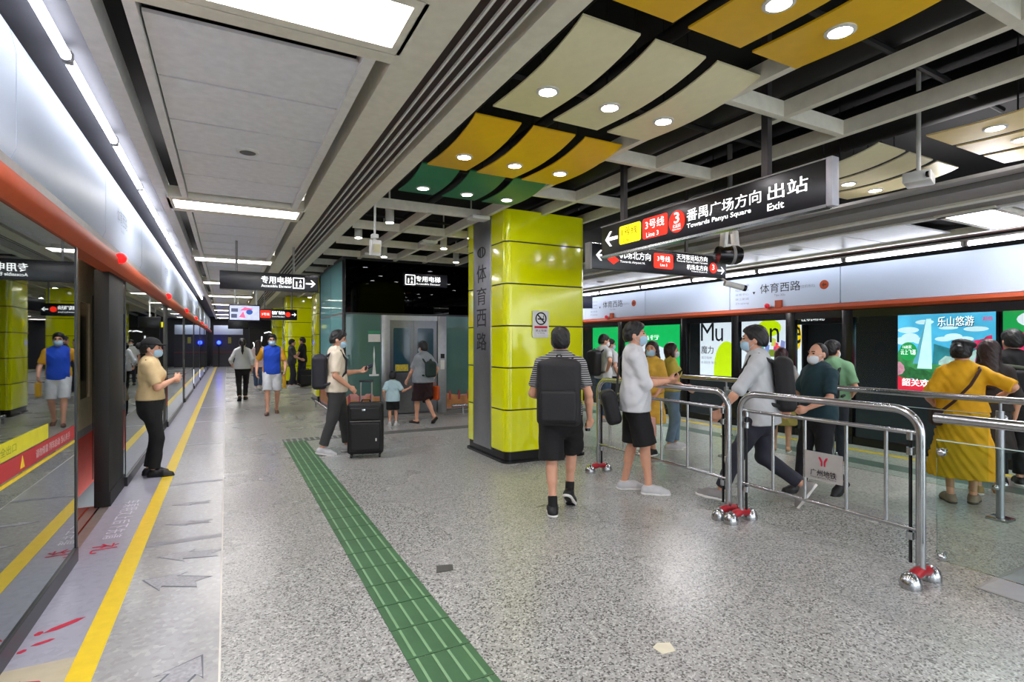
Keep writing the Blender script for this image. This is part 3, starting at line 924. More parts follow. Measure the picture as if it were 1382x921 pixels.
# city picture printed along the bottom of the glass
pk = mat('mural_pink', '#c98e86', 0.5, var=0.25, scale=5)
og = mat('mural_orange', '#c5874f', 0.5, var=0.25, scale=6)
rd = mat('mural_red', '#a8464a', 0.5, var=0.2, scale=9)
for lo, u, L in (((-0.004, 2.98, 0.12), -EY, 2.95), ((0.04, -0.004, 0.12), EX, 0.7), ((2.22, -0.004, 0.12), EX, 1.3)):
    pts = [(0, 0), (L, 0), (L, .35)]
    q = L
    rnd = random.Random(3)
    while q > 0.2:
        hh = 0.3 + rnd.random() * 0.2
        pts += [(q, hh), (q - 0.12, hh)]
        q -= 0.16
    pts += [(0, .35)]
    MB().prism(pts, lo, u, EZ, 0.002).build('mural', pk, o)
    MB().prism([(0, 0.05), (L, 0.05), (L, .3), (L * .7, .36), (L * .4, .26), (0, .34)], Vector(lo) + (Vector((-0.003, 0, 0)) if u.y else Vector((0, -0.003, 0))), u, EZ, 0.002).build('mural_hills', og, o)
    rr = MB()
    for k in range(int(L / 0.22)):
        rr.prism([(0, .2), (0.05, .2), (.05, .36), (.025, .42), (0, .36)], Vector(lo) + u * (0.05 + .22 * k) + (Vector((-0.006, 0, 0)) if u.y else Vector((0, -0.006, 0))), u, EZ, 0.002)
    rr.build('mural_houses', rd, o)
for x in (0.62, 2.92):
    tw = MB()
    tw.prism([(-.04, 0), (.04, 0), (.012, .28), (.018, .42), (0, .6), (-.018, .42), (-.012, .28)], (x, -0.003, 0.92), EX, EZ, 0.002).mm((x - 0.1, -0.004, 0.89), (x + 0.1, -0.002, 0.93))
    tw.build('tower_decal', sign_plate_m if 'sign_plate_m' in globals() else MATS['sign_plate'], o)
es = MB().mm((1.22, -0.1, 2.79), (2.2, -0.02, 3.06), 0.006).build('sign_box', mat('sign_navy', '#14141f', 0.35), o)
text(es, '专用电梯', (1.76, -0.103, 2.95), EX, EZ, 0.12, sign_white, width=0.55, bold=0.015)
text(es, 'Accessible Elevator', (1.76, -0.103, 2.845), EX, EZ, 0.04, sign_white, width=0.55)
def lift_icon(par, c, u, k):
    c, u = Vector(c), Vector(u)
    n_ = u.cross(EZ) * 0.001
    f_ = MB()
    for a, b in (((-1, -1), (1, -1)), ((1, -1), (1, 1)), ((1, 1), (-1, 1)), ((-1, 1), (-1, -1))):
        f_.tube([c + n_ + u * a[0] * k + EZ * a[1] * k, c + n_ + u * b[0] * k + EZ * b[1] * k], k * 0.11, 4)
    f_.prism([(-.5 * k, -.7 * k), (-.25 * k, -.7 * k), (-.25 * k, .3 * k), (-.5 * k, .3 * k)], c + n_, u, EZ, 0.001)
    f_.prism([(.1 * k, -.7 * k), (.6 * k, -.7 * k), (.35 * k, -.1 * k)], c + n_, u, EZ, 0.001)
    f_.prism([(.1 * k, .1 * k), (.6 * k, .1 * k), (.35 * k, .7 * k)], c + n_, u, EZ, 0.001)
    f_.build('lift_icon', sign_white, par)
lift_icon(es, (1.36, -0.103, 2.92), EX, 0.1)
# guard rail round the elevator foot
o = thing('guard_rail', 'low steel guard rail along the left foot of the elevator', 'rail', (1.93, 11.0, 0))
MB().tube([(0, 3.0, 0.14), (0, 0.0, 0.14), (0.28, -0.02, 0.14)], 0.03, 10).build('rail', steel, o)
for y in (0.05, 1.5, 2.9):
    MB().mm((-0.02, y - 0.02, 0.0), (0.02, y + 0.02, 0.13)).build('foot', steel, o)
o = thing('guard_rail', 'low steel guard rail in front of the glass right of the elevator doors', 'rail', (4.35, 11.0, 0))
MB().tube([(0, 0, 0.2), (1.2, 0, 0.2)], 0.035, 10).build('rail', steel, o)
for x in (0.25, 0.95):
    MB().mm((x - 0.02, -0.02, 0.0), (x + 0.02, 0.02, 0.19)).build('foot', steel, o)

# ------------------------------------------------------------------ hanging signs
sign_face = mat('sign_face', '#131319', 0.3)
def arrow_shape(k, flip=1):
    pts = [(0, 0), (.42, .42), (.58, .42), (.27, .09), (1.1, .09), (1.1, -.09), (.27, -.09), (.58, -.42), (.42, -.42)]
    return [(flip * p[0] * k, p[1] * k) for p in (pts if flip == 1 else pts[::-1])]

U = -EY
o = thing('hanging_sign', 'long black hanging sign to Panyu Square and the exit, nearest the camera', 'sign', (0, 0, 0))
MB().mm((3.655, 2.26, 2.535), (3.715, 4.78, 2.85), 0.006).build('box', sign_face, o)
MB().mm((3.645, 2.215, 2.52), (3.725, 2.262, 2.86), 0.006).build('end_cap', mat('cap_grey', '#b4b4bb', 0.4, 0.2), o)
MB().mm((3.648, 2.26, 2.515), (3.722, 4.79, 2.537)).build('bottom_edge', steel, o)
MB().mm((3.648, 2.26, 2.848), (3.722, 4.79, 2.858)).build('top_edge', grey_paint, o)
for y in (2.75, 4.44):
    MB().mm((3.66, y - 0.028, 2.85), (3.71, y + 0.028, 3.99)).build('hanger', mat('hanger_grey', '#4c4848', 0.4, 0.5), o)
xs = 3.652
MB().prism(arrow_shape(0.19), (xs, 4.71, 2.70), U, EZ, 0.002).build('arrow', sign_white, o)
b_ = MB(); plate(b_, (xs, 4.31, 2.705), U, EZ, 0.33, 0.19, 0.003, 0.025)
b_ = b_.build('yellow_badge', sign_yellow, o)
text(b_, '1号线', (xs - .003, 4.31, 2.735), U, EZ, 0.085, mat('badge_ink', '#4f4a00', 0.6), width=0.24)
text(b_, 'Line 1', (xs - .003, 4.34, 2.645), U, EZ, 0.042, mat('badge_ink', '#4f4a00', 0.6))
b_ = MB(); plate(b_, (xs, 3.945, 2.705), U, EZ, 0.34, 0.2, 0.003, 0.025)
b_ = b_.build('red_badge', sign_red, o)
text(b_, '3号线', (xs - .003, 3.945, 2.74), U, EZ, 0.09, sign_white, width=0.26)
text(b_, 'Line 3', (xs - .003, 3.975, 2.64), U, EZ, 0.045, sign_white, width=.17)
b_ = MB().prism([(0.098 * math.cos(q * PI / 16), 0.1 * math.sin(q * PI / 16)) for q in range(32)], (xs, 3.655, 2.695), U, EZ, 0.003).build('red_disc', sign_red, o)
text(b_, '3', (xs - .004, 3.655, 2.73), U, EZ, 0.1, sign_white, width=0.065, bold=0.01)
text(b_, '北延段', (xs - .004, 3.655, 2.655), U, EZ, 0.035, sign_white, width=0.1)
text(b_, 'Extension', (xs - .004, 3.655, 2.625), U, EZ, 0.016, sign_white, width=0.1)
text(o, '番禺广场方向', (xs, 3.155, 2.722), U, EZ, 0.108, sign_white, width=0.76, bold=0.01)
text(o, 'Towards Panyu Square', (xs, 3.2, 2.623), U, EZ, 0.052, sign_white, width=0.67, bold=0.012)
text(o, '出站', (xs, 2.555, 2.722), U, EZ, 0.115, sign_white, width=0.32, bold=0.012)
text(o, 'Exit', (xs, 2.65, 2.613), U, EZ, 0.055, sign_white, width=0.14, bold=0.015)

o = thing('hanging_sign', 'black hanging sign to the airport, crossing behind the big sign', 'sign', (0, 0, 0))
MB().mm((3.82, 5.2, 2.47), (6.12, 5.27, 2.765), 0.006).build('box', sign_face, o)
MB().mm((3.79, 5.19, 2.46), (3.825, 5.28, 2.775)).build('end_cap', grey_paint, o)
MB().mm((3.82, 5.19, 2.762), (6.12, 5.28, 2.775)).build('top_edge', steel, o)
for x in (4.35, 5.4):
    MB().mm((x - 0.018, 5.22, 2.77), (x + 0.018, 5.25, 3.99)).build('hanger', MATS['hanger_grey'], o)
ys = 5.196
MB().prism(arrow_shape(0.15), (3.89, ys, 2.63), EX, EZ, 0.002).build('arrow', sign_white, o)
MB().prism([(-.09, 0), (0, -.055), (.09, 0), (0, .055)], (4.15, ys, 2.59), EX, EZ, 0.002).build('red_diamond', sign_red, o)
text(o, '机场北方向', (4.49, ys - .003, 2.665), EX, EZ, 0.095, sign_white, width=0.5, bold=0.004)
text(o, 'Towards Airport N.', (4.45, ys - .003, 2.575), EX, EZ, 0.036, sign_white, width=0.4)
b_ = MB(); plate(b_, (4.96, ys, 2.63), EX, EZ, 0.33, 0.19, 0.003, 0.03)
b_ = b_.build('red_badge', sign_red, o)
text(b_, '3号线', (4.96, ys - .004, 2.66), EX, EZ, 0.075, sign_white, width=0.22)
text(b_, 'Line 3', (4.96, ys - .004, 2.58), EX, EZ, 0.035, sign_white)
text(o, '天河客运站方向', (5.47, ys, 2.71), EX, EZ, 0.07, sign_white, width=0.56, bold=0.004)
text(o, 'Towards Tianhe Coach Terminal', (5.47, ys, 2.655), EX, EZ, 0.024, sign_white, width=0.56)
text(o, '机场北方向', (5.56, ys, 2.585), EX, EZ, 0.07, sign_white, width=0.38, bold=0.004)
text(o, 'Towards Airport N.', (5.6, ys, 2.53), EX, EZ, 0.024, sign_white, width=0.3)
MB().prism([(0.07 * math.cos(q * PI / 14), 0.07 * math.sin(q * PI / 14)) for q in range(28)], (5.86, ys, 2.60), EX, EZ, 0.002).build('red_disc', sign_red, o)
text(o, '3', (5.86, ys - .003, 2.61), EX, EZ, 0.07, sign_white, width=0.045)
MB().prism(arrow_shape(0.12, -1), (6.08, ys, 2.575), EX, EZ, -0.002).build('arrow', sign_white, o)

o = thing('hanging_sign', 'black hanging elevator sign with white arrow over the left side', 'sign', (0, 0, 0))
MB().mm((-0.1, 9.7, 2.445), (1.39, 9.86, 2.735), 0.006).build('box', sign_face, o)
for x in (0.14, 1.0):
    MB().tube([(x, 9.78, 2.73), (x, 9.78, 3.24)], 0.018, 8).build('hanger', grey_paint, o)
ys = 9.696
text(o, '专用电梯', (0.73, ys, 2.62), EX, EZ, 0.12, sign_white, width=0.46, bold=0.015)
text(o, 'Accessible Elevator', (0.73, ys, 2.52), EX, EZ, 0.045, sign_white, width=0.46)
lift_icon(o, (1.07, ys, 2.585), EX, 0.085)
MB().prism(arrow_shape(0.14, -1), (1.34, ys, 2.585), EX, EZ, -0.002).build('arrow', sign_white, o)

o = thing('hanging_sign', 'small black hanging sign with red badges and right arrow in the distance', 'sign', (0, 0, 0))
MB().mm((0.72, 15.0, 2.17), (1.62, 15.14, 2.44), 0.006).build('box', sign_face, o)
for x in (0.85, 1.5):
    MB().tube([(x, 15.07, 2.43), (x, 15.07, 3.24)], 0.018, 8).build('hanger', grey_paint, o)
b_ = MB(); plate(b_, (0.87, 14.996, 2.31), EX, EZ, 0.24, 0.19, 0.002, 0.02)
b_ = b_.build('red_badge', sign_red, o)
text(b_, '3号线', (0.87, 14.99, 2.31), EX, EZ, 0.07, sign_white, width=0.18)
text(o, '番禺广场方向', (1.17, 14.996, 2.35), EX, EZ, 0.09, sign_white, width=0.3, bold=0.02)
text(o, 'Towards Panyu Square', (1.17, 14.996, 2.25), EX, EZ, 0.04, sign_white, width=0.3)
MB().prism([(0.06 * math.cos(q * PI / 14), 0.06 * math.sin(q * PI / 14)) for q in range(28)], (1.40, 14.996, 2.31), EX, EZ, 0.002).build('red_disc', sign_red, o)
MB().prism(arrow_shape(0.1, -1), (1.60, 14.996, 2.31), EX, EZ, -0.002).build('arrow', sign_white, o)

o = thing('hanging_sign', 'dark blue hanging sign right of the lime column', 'sign', (0, 0, 0))
MB().mm((5.2, 9.0, 2.29), (6.65, 9.14, 2.54), 0.006).build('box', mat('sign_blue', '#1d2645', 0.35), o)
MB().tube([(6.4, 9.07, 2.54), (6.4, 9.07, 3.99)], 0.02, 8).build('hanger', grey_paint, o)
text(o, '专用电梯', (5.92, 8.995, 2.45), EX, EZ, 0.1, sign_white, width=0.4, bold=0.01)
text(o, 'Elevator', (5.92, 8.995, 2.36), EX, EZ, 0.05, sign_white, width=0.38)

# television
screen_pale = mat('screen_pale', '#aeb4d8', emit=0.9, var=0.1, scale=9)
o = thing('television', 'flat television hung over the left side of the platform', 'television', (0.37, 14.0, 2.28))
MB().box((0, 0.04, 0), (0.66, 0.08, 0.38), None, 0.01).build('casing', black_gloss, o)
s_ = MB().mm((-0.31, -0.005, -0.165), (0.31, 0.0, 0.165)).build('screen', screen_pale, o)
MB().prism([(-.1, .05), (.12, .06), (.18, .1), (.0, .13)], (0, -0.006, 0), EX, EZ, 0.001).prism([(-.12, -.1), (.02, -.12), (-.03, .03)], (0, -0.006, 0), EX, EZ, 0.001).build('red_graphic', mat('screen_red', '#d0587a', emit=0.9), s_)
MB().prism([(0.1 + 0.07 * math.cos(q * PI / 8), 0.02 + 0.06 * math.sin(q * PI / 8)) for q in range(16)], (0, -0.0065, 0), EX, EZ, 0.001).build('blue_graphic', mat('screen_blue', '#1d4a94', emit=0.8), s_)
MB().mm((-0.28, -0.007, 0.02), (-0.14, -0.006, 0.1)).mm((-0.28, -0.007, -0.12), (-0.16, -0.006, -0.03)).build('dark_graphic', mat('screen_dark', '#4a5068', emit=0.6), s_)
for x in (-0.2, 0.25):
    MB().tube([(x, 0.06, 0.18), (x, 0.06, 0.95)], 0.02, 8).build('hanger', plastic_white, o)
o = thing('television', 'flat television facing away, farther along the left ceiling', 'television', (0.37, 22.0, 2.28))
MB().box((0, 0.04, 0), (0.66, 0.08, 0.38), None, 0.01).build('casing', black_gloss, o)
MB().tube([(0, 0.06, 0.18), (0, 0.06, 0.95)], 0.02, 8).build('hanger', plastic_white, o)

# far end fittings
tag(MB().mm((-0.75, 40.0, 2.12), (0.95, 40.3, 2.72)).build('end_header', panel_white), 'white header panel closing the view at the far end', 'panel')
o = thing('end_door', 'dark end door with small yellow sign at the platform end', 'door', (0.1, 40.2, 0))
MB().mm((-0.9, 0, 0), (0.9, 0.1, 2.1)).build('leaf', mat('end_door_dark', '#3b3a42', 0.4), o)
MB().mm((-0.02, -0.02, 1.55), (0.16, 0.0, 1.95)).build('notice', mat('notice_yellow', '#c9c23a', 0.5), o)
MB().mm((-0.9, -0.03, 0.95), (0.9, 0.0, 1.0)).build('handle_bar', mat('bar_red', '#8a3038', 0.5), o)
o = thing('signal_lamp', 'glowing blue signal lamp at the far end of the platform', 'lamp', (-0.45, 39.8, 1.6))
MB().ball((0, 0, 0), 0.12).build('lens', mat('blue_lamp', '#1a2cff', emit=14.0, var=0), o)
MB().lathe([(0.16, -0.2), (0.16, -0.16), (0.05, -0.12), (0.05, 0)], (0, 0.05, 0)).build('housing', black_matte, o)
MB().tube([(0, 0.06, -1.6), (0, 0.06, -0.15)], 0.03, 8).build('post', black_matte, o)
o = thing('yellow_sign', 'small glowing yellow sign under the television in the distance', 'sign', (0.45, 24.5, 2.28))
MB().mm((-0.3, 0, -0.1), (0.3, 0.08, 0.1), 0.006).build('box', sign_yellow, o)
MB().tube([(0, 0.04, 0.1), (0, 0.04, 0.95)], 0.02, 8).build('hanger', plastic_white, o)
o = thing('information_stand', 'dark information stand with white scribbles behind the far travellers', 'stand', (2.0, 33.0, 0))
MB().mm((-0.9, 0, 0), (1.2, 0.3, 2.4)).build('panel', black_matte, o)
rn = random.Random(5)
for k in range(9):
    a = rn.random() * 3
    c = Vector((-0.7 + 1.6 * rn.random(), -0.01, 1.2 + 1.0 * rn.random()))
    dv = Vector((math.cos(a), 0, math.sin(a))) * 0.2
    MB().tube([c - dv, c + Vector((0.03, 0, 0.05)), c + dv], 0.03, 5).build('white_stroke', sign_white, o)

# ------------------------------------------------------------------ cameras, access points, projector
o = thing('ceiling_camera', 'white box camera hanging from a thin pole left of the lime column', 'camera', (1.57, 6.46, 2.6))
MB().box((0, 0, 0.12), (0.12, 0.14, 0.19), Matrix.Rotation(0.2, 3, 'X'), 0.015).build('housing', plastic_white, o)
MB().box((0, -0.085, 0.1), (0.08, 0.01, 0.1), Matrix.Rotation(0.2, 3, 'X')).build('face', mat('camera_cream', '#b8b28a', 0.4), o)
MB().tube([(0, 0.02, 0.2), (0, 0.02, 0.3), (0.0, 0.0, 0.72)], 0.014, 8).build('pole', plastic_white, o)
MB().box((0, 0.02, 0.26), (0.08, 0.08, 0.05), None, 0.008).build('joint', plastic_white, o)
o = thing('ceiling_camera', 'black round camera housing on white bracket below the big hanging sign', 'camera', (5.36, 4.5, 2.62))
Rz = Matrix.Rotation(-0.4, 3, 'Z')
MB().lathe([(0.03, -0.17), (0.1, -0.16), (0.115, -0.1), (0.115, 0.08), (0.09, 0.13), (0.03, 0.15)], (0, 0, 0.02), 24, Rz @ Matrix.Rotation(PI / 2, 3, 'Y')).build('housing', black_gloss, o)
MB().lathe([(0.12, -0.005), (0.122, 0.03)], (0, 0, 0.02), 24, Rz @ Matrix.Rotation(PI / 2, 3, 'Y')).build('ring', grey_paint, o)
MB().box((-0.1, 0, 0.2), (0.06, 0.08, 0.22), Matrix.Rotation(0.12, 3, 'Y'), 0.01).box((0.09, 0, 0.2), (0.06, 0.08, 0.22), Matrix.Rotation(-0.12, 3, 'Y'), 0.01).box((0, 0, 0.12), (0.26, 0.1, 0.04), None, 0.01).build('bracket', plastic_white, o)
MB().tube([(0, 0, 0.28), (0, 0, 1.35)], 0.03, 10).build('pole', grey_paint, o)
o = thing('bullet_camera', 'slim grey bullet camera under the end of the airport sign', 'camera', (6.02, 5.14, 2.40))
dv = Vector((0.26, -0.12, -0.07))
MB().tube([(0, 0, 0), dv * 0.9], 0.04, 14).build('barrel', plastic_white, o)
MB().tube([dv * 0.9, dv * 1.04], 0.042, 14).build('lens', black_gloss, o)
MB().tube([(0.03, 0.0, 0.02), (0.03, 0.08, 0.075), (0.03, 0.1, 0.08)], 0.015, 8).build('bracket', plastic_white, o)
o = thing('projector', 'white projector hanging under the sand yellow panels at right', 'projector', (5.26, 2.45, 2.99))
MB().box((0, 0, 0), (0.24, 0.2, 0.09), Matrix.Rotation(0.3, 3, 'Z'), 0.012).build('body', plastic_white, o)
MB().lathe([(0.03, 0), (0.03, 0.02)], (-0.08, -0.1, 0.0), 14, Matrix.Rotation(PI / 2, 3, 'X')).build('lens', black_gloss, o)
MB().tube([(0, 0, 0.04), (0, 0, 1.0)], 0.018, 8).build('pole', plastic_white, o)
for k, (x, y, lab) in enumerate(((3.0, 6.62, 'white flat wireless box under the grid touching the lime column top'), (2.98, 8.6, 'white flat wireless box under the grid left of the lime column'), (2.42, 10.3, 'white flat wireless box under the grid above the elevator front'))):
    o = thing('access_point', lab, 'wireless box', (x, y, 3.25))
    MB().box((0, 0, 0.01), (0.26, 0.2, 0.05), None, 0.012).build('case', plastic_white, o)
    MB().mm((-0.03, -0.03, 0.03), (0.03, 0.03, 0.06)).build('mount', grey_paint, o)
# ------------------------------------------------------------------ queue barriers
red_foot = mat('foot_red', '#b3222e', 0.35, 0.2)


def barrier(y0, y1, bars, label, plate_y=None):
    X = 4.02
    o = thing('queue_barrier', label, 'barrier', (X, y0, 0))
    L = y1 - y0
    r, rad = 0.028, 0.16
    top = 1.135
    path = [(0, 0.03, 0.05), (0, 0.03, top - rad)]
    for q in range(1, 9):
        a = q * PI / 16
        path.append((0, 0.03 + rad - rad * math.cos(a), top - rad + rad * math.sin(a)))
    for q in range(0, 9):
        a = q * PI / 16
        path.append((0, L - 0.03 - rad + rad * math.sin(a), top - rad + rad * math.cos(a)))
    path.append((0, L - 0.03, 0.05))
    MB().tube(path, r, 16).build('hoop', steel, o)
    for z in (0.985, 0.345):
        MB().tube([(0, 0.05, z), (0, L - 0.05, z)], 0.015, 10).build('rail', steel, o)
    for y in bars:
        MB().tube([(0, y - y0, 0.345), (0, y - y0, 0.985)], 0.013, 10).build('bar', steel, o)
    for y in (0.09, L - 0.09):
        s = MB().tube([(0, y, 0.12), (0, y, 0.95)], 0.011, 8).build('side_bar', black_gloss, o)
        for z in (0.96, 0.86, 0.3):
            MB().lathe([(0.024, -0.025), (0.024, 0.025)], (0, y - 0.0, z), 12).build('clamp', steel, s)
    for y in (0.03, L - 0.03):
        MB().tube([(-0.12, y, 0.055), (-0.07, y, 0.075), (0, y, 0.085), (0.07, y, 0.075), (0.12, y, 0.055)], [0.03, 0.036, 0.034, 0.036, 0.03], 12).build('foot', red_foot, o)
        for sx in (-1, 1):
            MB().lathe([(0.062, -0.0), (0.064, 0.03), (0.052, 0.07), (0.03, 0.092), (0.008, 0.1)], (sx * 0.125, y, 0.0), 18).build('foot_cap', steel, o)
    if plate_y:
        a, b = plate_y
        xc = -0.02
        p = MB()
        plate(p, (xc, (a + b) / 2 - y0, 0.635), -EY, EZ, b - a - 0.03, 0.215, 0.006, 0.006)
        p = p.build('name_plate', mat('plate_grey', '#b5b3b0', 0.35, 0.3), o)
        cy = (a + b) / 2 - y0
        text(p, '广州地铁', (xc - 0.003, cy, 0.585), -EY, EZ, 0.05, ink_black, width=0.2, bold=0.015)
        text(p, 'Guangzhou Metro', (xc - 0.003, cy, 0.55), -EY, EZ, 0.014, ink_black, width=0.2)
        for sgn in (-1, 1):
            MB().prism([(sgn * 0.006, -0.03), (sgn * 0.018, -0.03), (sgn * 0.018, 0.0), (sgn * 0.034, 0.028), (sgn * 0.034, 0.04), (sgn * 0.02, 0.036), (sgn * 0.006, 0.01)][::sgn], (xc - 0.003, cy, 0.67), -EY, EZ, 0.001).build('emblem', ink_red, p)
    return o


barrier(1.83, 3.29, [2.94, 2.66, 2.34, 2.07], 'steel queue barrier nearest the camera, with the metro name plate', (2.34, 2.66))
barrier(3.36, 5.35, [3.59, 3.88, 4.24, 4.52, 4.85, 5.1], 'steel queue barrier beside the man in the white shirt')

clear = glass('railing_glass', '#f1f8f5', 0.0, 0.08)
clear_edge = mat('glass_edge', '#d4e6e2', 0.1)


def railing(X, ya, yb, z, posts, panes, label):
    o = thing('glass_railing', label, 'railing', (X, ya, 0))
    MB().tube([(0, 0, z), (0, yb - ya, z)], 0.031, 16).build('handrail', steel, o)
    for y in posts:
        yy = y - ya
        MB().tube([(0, yy, 0.01), (0, yy, z - 0.1)], 0.032, 14).tube([(0, yy, z - 0.1), (0, yy, z - 0.03)], 0.012, 8).build('post', brushed, o)
        MB().box((0, yy, 0.012), (0.16, 0.16, 0.024), None, 0.004).build('base_plate', steel, o)
        for zz in (0.3, z - 0.17):
            MB().tube([(-0.09, yy, zz), (0.09, yy, zz)], 0.011, 8).ball((-0.09, yy, zz), 0.026).ball((0.09, yy, zz), 0.026).build('glass_clamp', steel, o)
    for (a, b) in panes:
        p = MB().mm((-0.075, a - ya, 0.22), (-0.065, b - ya, z - 0.13)).build('glass_pane', clear, o, smooth=False)
        MB().mm((-0.075, a - ya, z - 0.133), (-0.065, b - ya, z - 0.128)).build('top_edge', clear_edge, p)
    return o


railing(6.1, 2.0, 6.0, 1.07, [2.2, 3.72, 5.18], [(2.26, 3.66), (3.78, 5.12)], 'glass railing with steel handrail the woman in yellow leans on')
railing(6.1, -2.6, 1.55, 1.07, [-0.5, 1.3], [(-0.4, 1.2)], 'glass railing stretch at the right edge of the photo')
o = railing(4.02, -1.6, 1.78, 1.10, [-1.3, 0.25], [(0.33, 1.74), (-1.2, 0.17)], 'glass railing joined to the right end of the near barrier')
for z in (0.9, 0.25):
    MB().tube([(0.0, 1.72 + 1.6, z), (-0.1, 1.70 + 1.6, z)], 0.01, 8).ball((-0.1, 1.70 + 1.6, z), 0.026).build('glass_clamp', steel, o)

# ------------------------------------------------------------------ light box posters beyond the right track
XA = 10.9


def lightbox(ya, yb, za, zb, m, label):
    o = thing('light_box', label, 'poster', (XA, (ya + yb) / 2, (za + zb) / 2))
    MB().mm((-0.1, -(yb - ya) / 2 - 0.04, -(zb - za) / 2 - 0.04), (0.04, (yb - ya) / 2 + 0.04, (zb - za) / 2 + 0.04), 0.01).build('frame', black_matte, o)
    MB().mm((-0.106, -(yb - ya) / 2, -(zb - za) / 2), (-0.1, (yb - ya) / 2, (zb - za) / 2)).build('poster', m, o, smooth=False)
    return o, (yb - ya), (zb - za)


def shape(o, pts, m, name, layer, W_, H_):
    """polygon in poster coordinates (0..1, left to right / bottom to top as seen from the platform)"""
    MB().prism([((p[0] - .5) * W_, (p[1] - .5) * H_) for p in pts], (-0.106 - 0.0012 * layer, 0, 0), -EY, EZ, 0.001).build(name, m, o, smooth=False)


def ptext(o, s, x, y, h, w, m, layer, W_, H_, bold=0.0):
    text(o, s, (-0.1072 - 0.0012 * layer, -(x - .5) * W_, (y - .5) * H_), -EY, EZ, h * H_, m, width=w * W_, bold=bold)


def E_(n, c, k=0.9, var=0.03, sc=6):
    return mat(n, c, 0.4, emit=k, var=var, scale=sc)


white_l, lime_l, ink_l = E_('poster_white', '#dfe2ec', 0.9), E_('poster_lime', '#c2dc00', 0.9), mat('poster_ink', '#1d1f24', 0.5)
o, w, h = lightbox(7.22, 9.99, 0.76, 2.1, white_l, 'long white light box poster with big thin letters and lime shapes')
ptext(o, 'M', 0.085, .82, .34, .15, ink_l, 2, w, h)
ptext(o, 'u', 0.22, .76, .24, .085, ink_l, 2, w, h)
ptext(o, 'l', 0.44, .84, .3, .012, ink_l, 2, w, h)
ptext(o, 'n', 0.77, .74, .24, .085, ink_l, 2, w, h)
ptext(o, 'e', 0.965, .74, .28, .06, ink_l, 2, w, h)
ptext(o, '魔力', 0.085, .48, .15, .14, ink_l, 2, w, h, 0.01)
ptext(o, '遇见每种', 0.075, .33, .05, .12, E_('poster_grey', '#9a9ea8', .5), 2, w, h)
ptext(o, '新潮配色 魅力', 0.1, .24, .05, .17, E_('poster_grey', '#9a9ea8', .5), 2, w, h)
shape(o, [(0.16, .0)] + [(0.30 - 0.14 * math.cos(q * PI / 16), 0.12 + 0.52 * math.sin(q * PI / 16)) for q in range(0, 17)] + [(0.44, 0)], lime_l, 'lime_dome', 1, w, h)
shape(o, [(0.72 + 0.11 * math.cos(q * PI / 12), 0.86 + 0.14 * math.sin(q * PI / 12)) for q in range(24)], lime_l, 'lime_spot', 0.5, w, h)
shape(o, [(0.95 + 0.05 * math.cos(q * PI / 12), 0.72 + 0.24 * math.sin(q * PI / 12)) for q in range(24)], E_('poster_gold', '#f0c400', .9), 'gold_spot', 0.5, w, h)
for k, (x, y, c) in enumerate(((.62, .6, '#2f8fb0'), (.65, .56, '#49b09a'), (.7, .52, '#7f8fd0'), (.78, .55, '#d0447a'), (.8, .5, '#e06030'), (.84, .58, '#8a8fc8'), (.76, .62, '#c9d060'))):
    shape(o, [(x - .02, y - .06), (x + .02, y - .07), (x + .025, y + .05), (x - .01, y + .08)], E_('poster_dab_%s' % 'abcdefg'[k], c, .8), 'colour_dab', 1.5, w, h)
shape(o, [(.6, .38), (.78, .38), (.78, .5), (.6, .5)], E_('poster_olive', '#7d8c2c', .8), 'olive_block', 1, w, h)

# waterfall mountain poster
sky_l = E_('poster_sky', '#4fb4dc', 0.95, .25, 2.5)
o, w, h = lightbox(3.95, 5.36, 0.72, 2.08, sky_l, 'bright blue mountain lookout poster with a glass tower and red foot')
cl, gr1, gr2, rd_l = E_('poster_cloud', '#d2ecf4', .9, .1), E_('poster_green', '#3f8a4e', .8, .3, 8), E_('poster_hill', '#2f7f8a', .8, .3, 5), E_('poster_red', '#d41f38', .9)
def puff(o, blobs, m, name, layer):
    for q, (x, y, a, b) in enumerate(blobs):
        shape(o, [(min(1, max(0, x + a * math.cos(k * PI / 12))), min(1, max(0, y + b * math.sin(k * PI / 12)))) for k in range(24)], m, name, layer + .01 * q, w, h)


puff(o, ((.05, .66, .09, .05), (.14, .7, .1, .06), (.25, .66, .08, .04), (.12, .8, .12, .04), (.3, .9, .1, .03)), cl, 'cloud', 1)
puff(o, ((.5, .68, .09, .03), (.6, .71, .09, .04), (.72, .68, .08, .03), (.82, .8, .12, .03), (.55, .82, .1, .02)), cl, 'cloud', 1)
shape(o, [(.38, .3), (.4, .62), (.6, .55), (.75, .62), (1, .66), (1, .3)], gr2, 'far_hill', 0.6, w, h)
puff(o, ((.06, .4, .08, .16), (.15, .33, .12, .14), (.28, .3, .12, .14), (.42, .26, .14, .1), (.52, .24, .1, .08)), gr1, 'green_hill', 1.4)
puff(o, ((.1, .24, .12, .08), (.25, .22, .12, .07), (.4, .2, .12, .06)), E_('poster_forest', '#2f6a3a', .7, .4, 14), 'forest', 1.6)
shape(o, [(.45, .4), (.52, .47), (.58, .46), (.66, .53), (.74, .5), (.82, .55), (.9, .5), (1, .5), (1, .2), (.45, .2)], E_('poster_mist', '#a9c4bc', .8, .3, 9), 'misty_ridge', 1.2, w, h)
shape(o, [(.22, .3), (.32, .94), (.37, .94), (.38, .3)], E_('poster_tower', '#c9eefa', .95, .1), 'glass_tower', 2.2, w, h)
shape(o, [(.17, .36), (.31, .92), (.32, .94), (.24, .36)], E_('poster_tower_side', '#5fa8bc', .85), 'tower_side', 2, w, h)
shape(o, [(0, 0), (1, 0), (1, .07), (.5, .12), (.06, .17), (.02, .18), (0, .2)], rd_l, 'red_foot', 2.4, w, h)
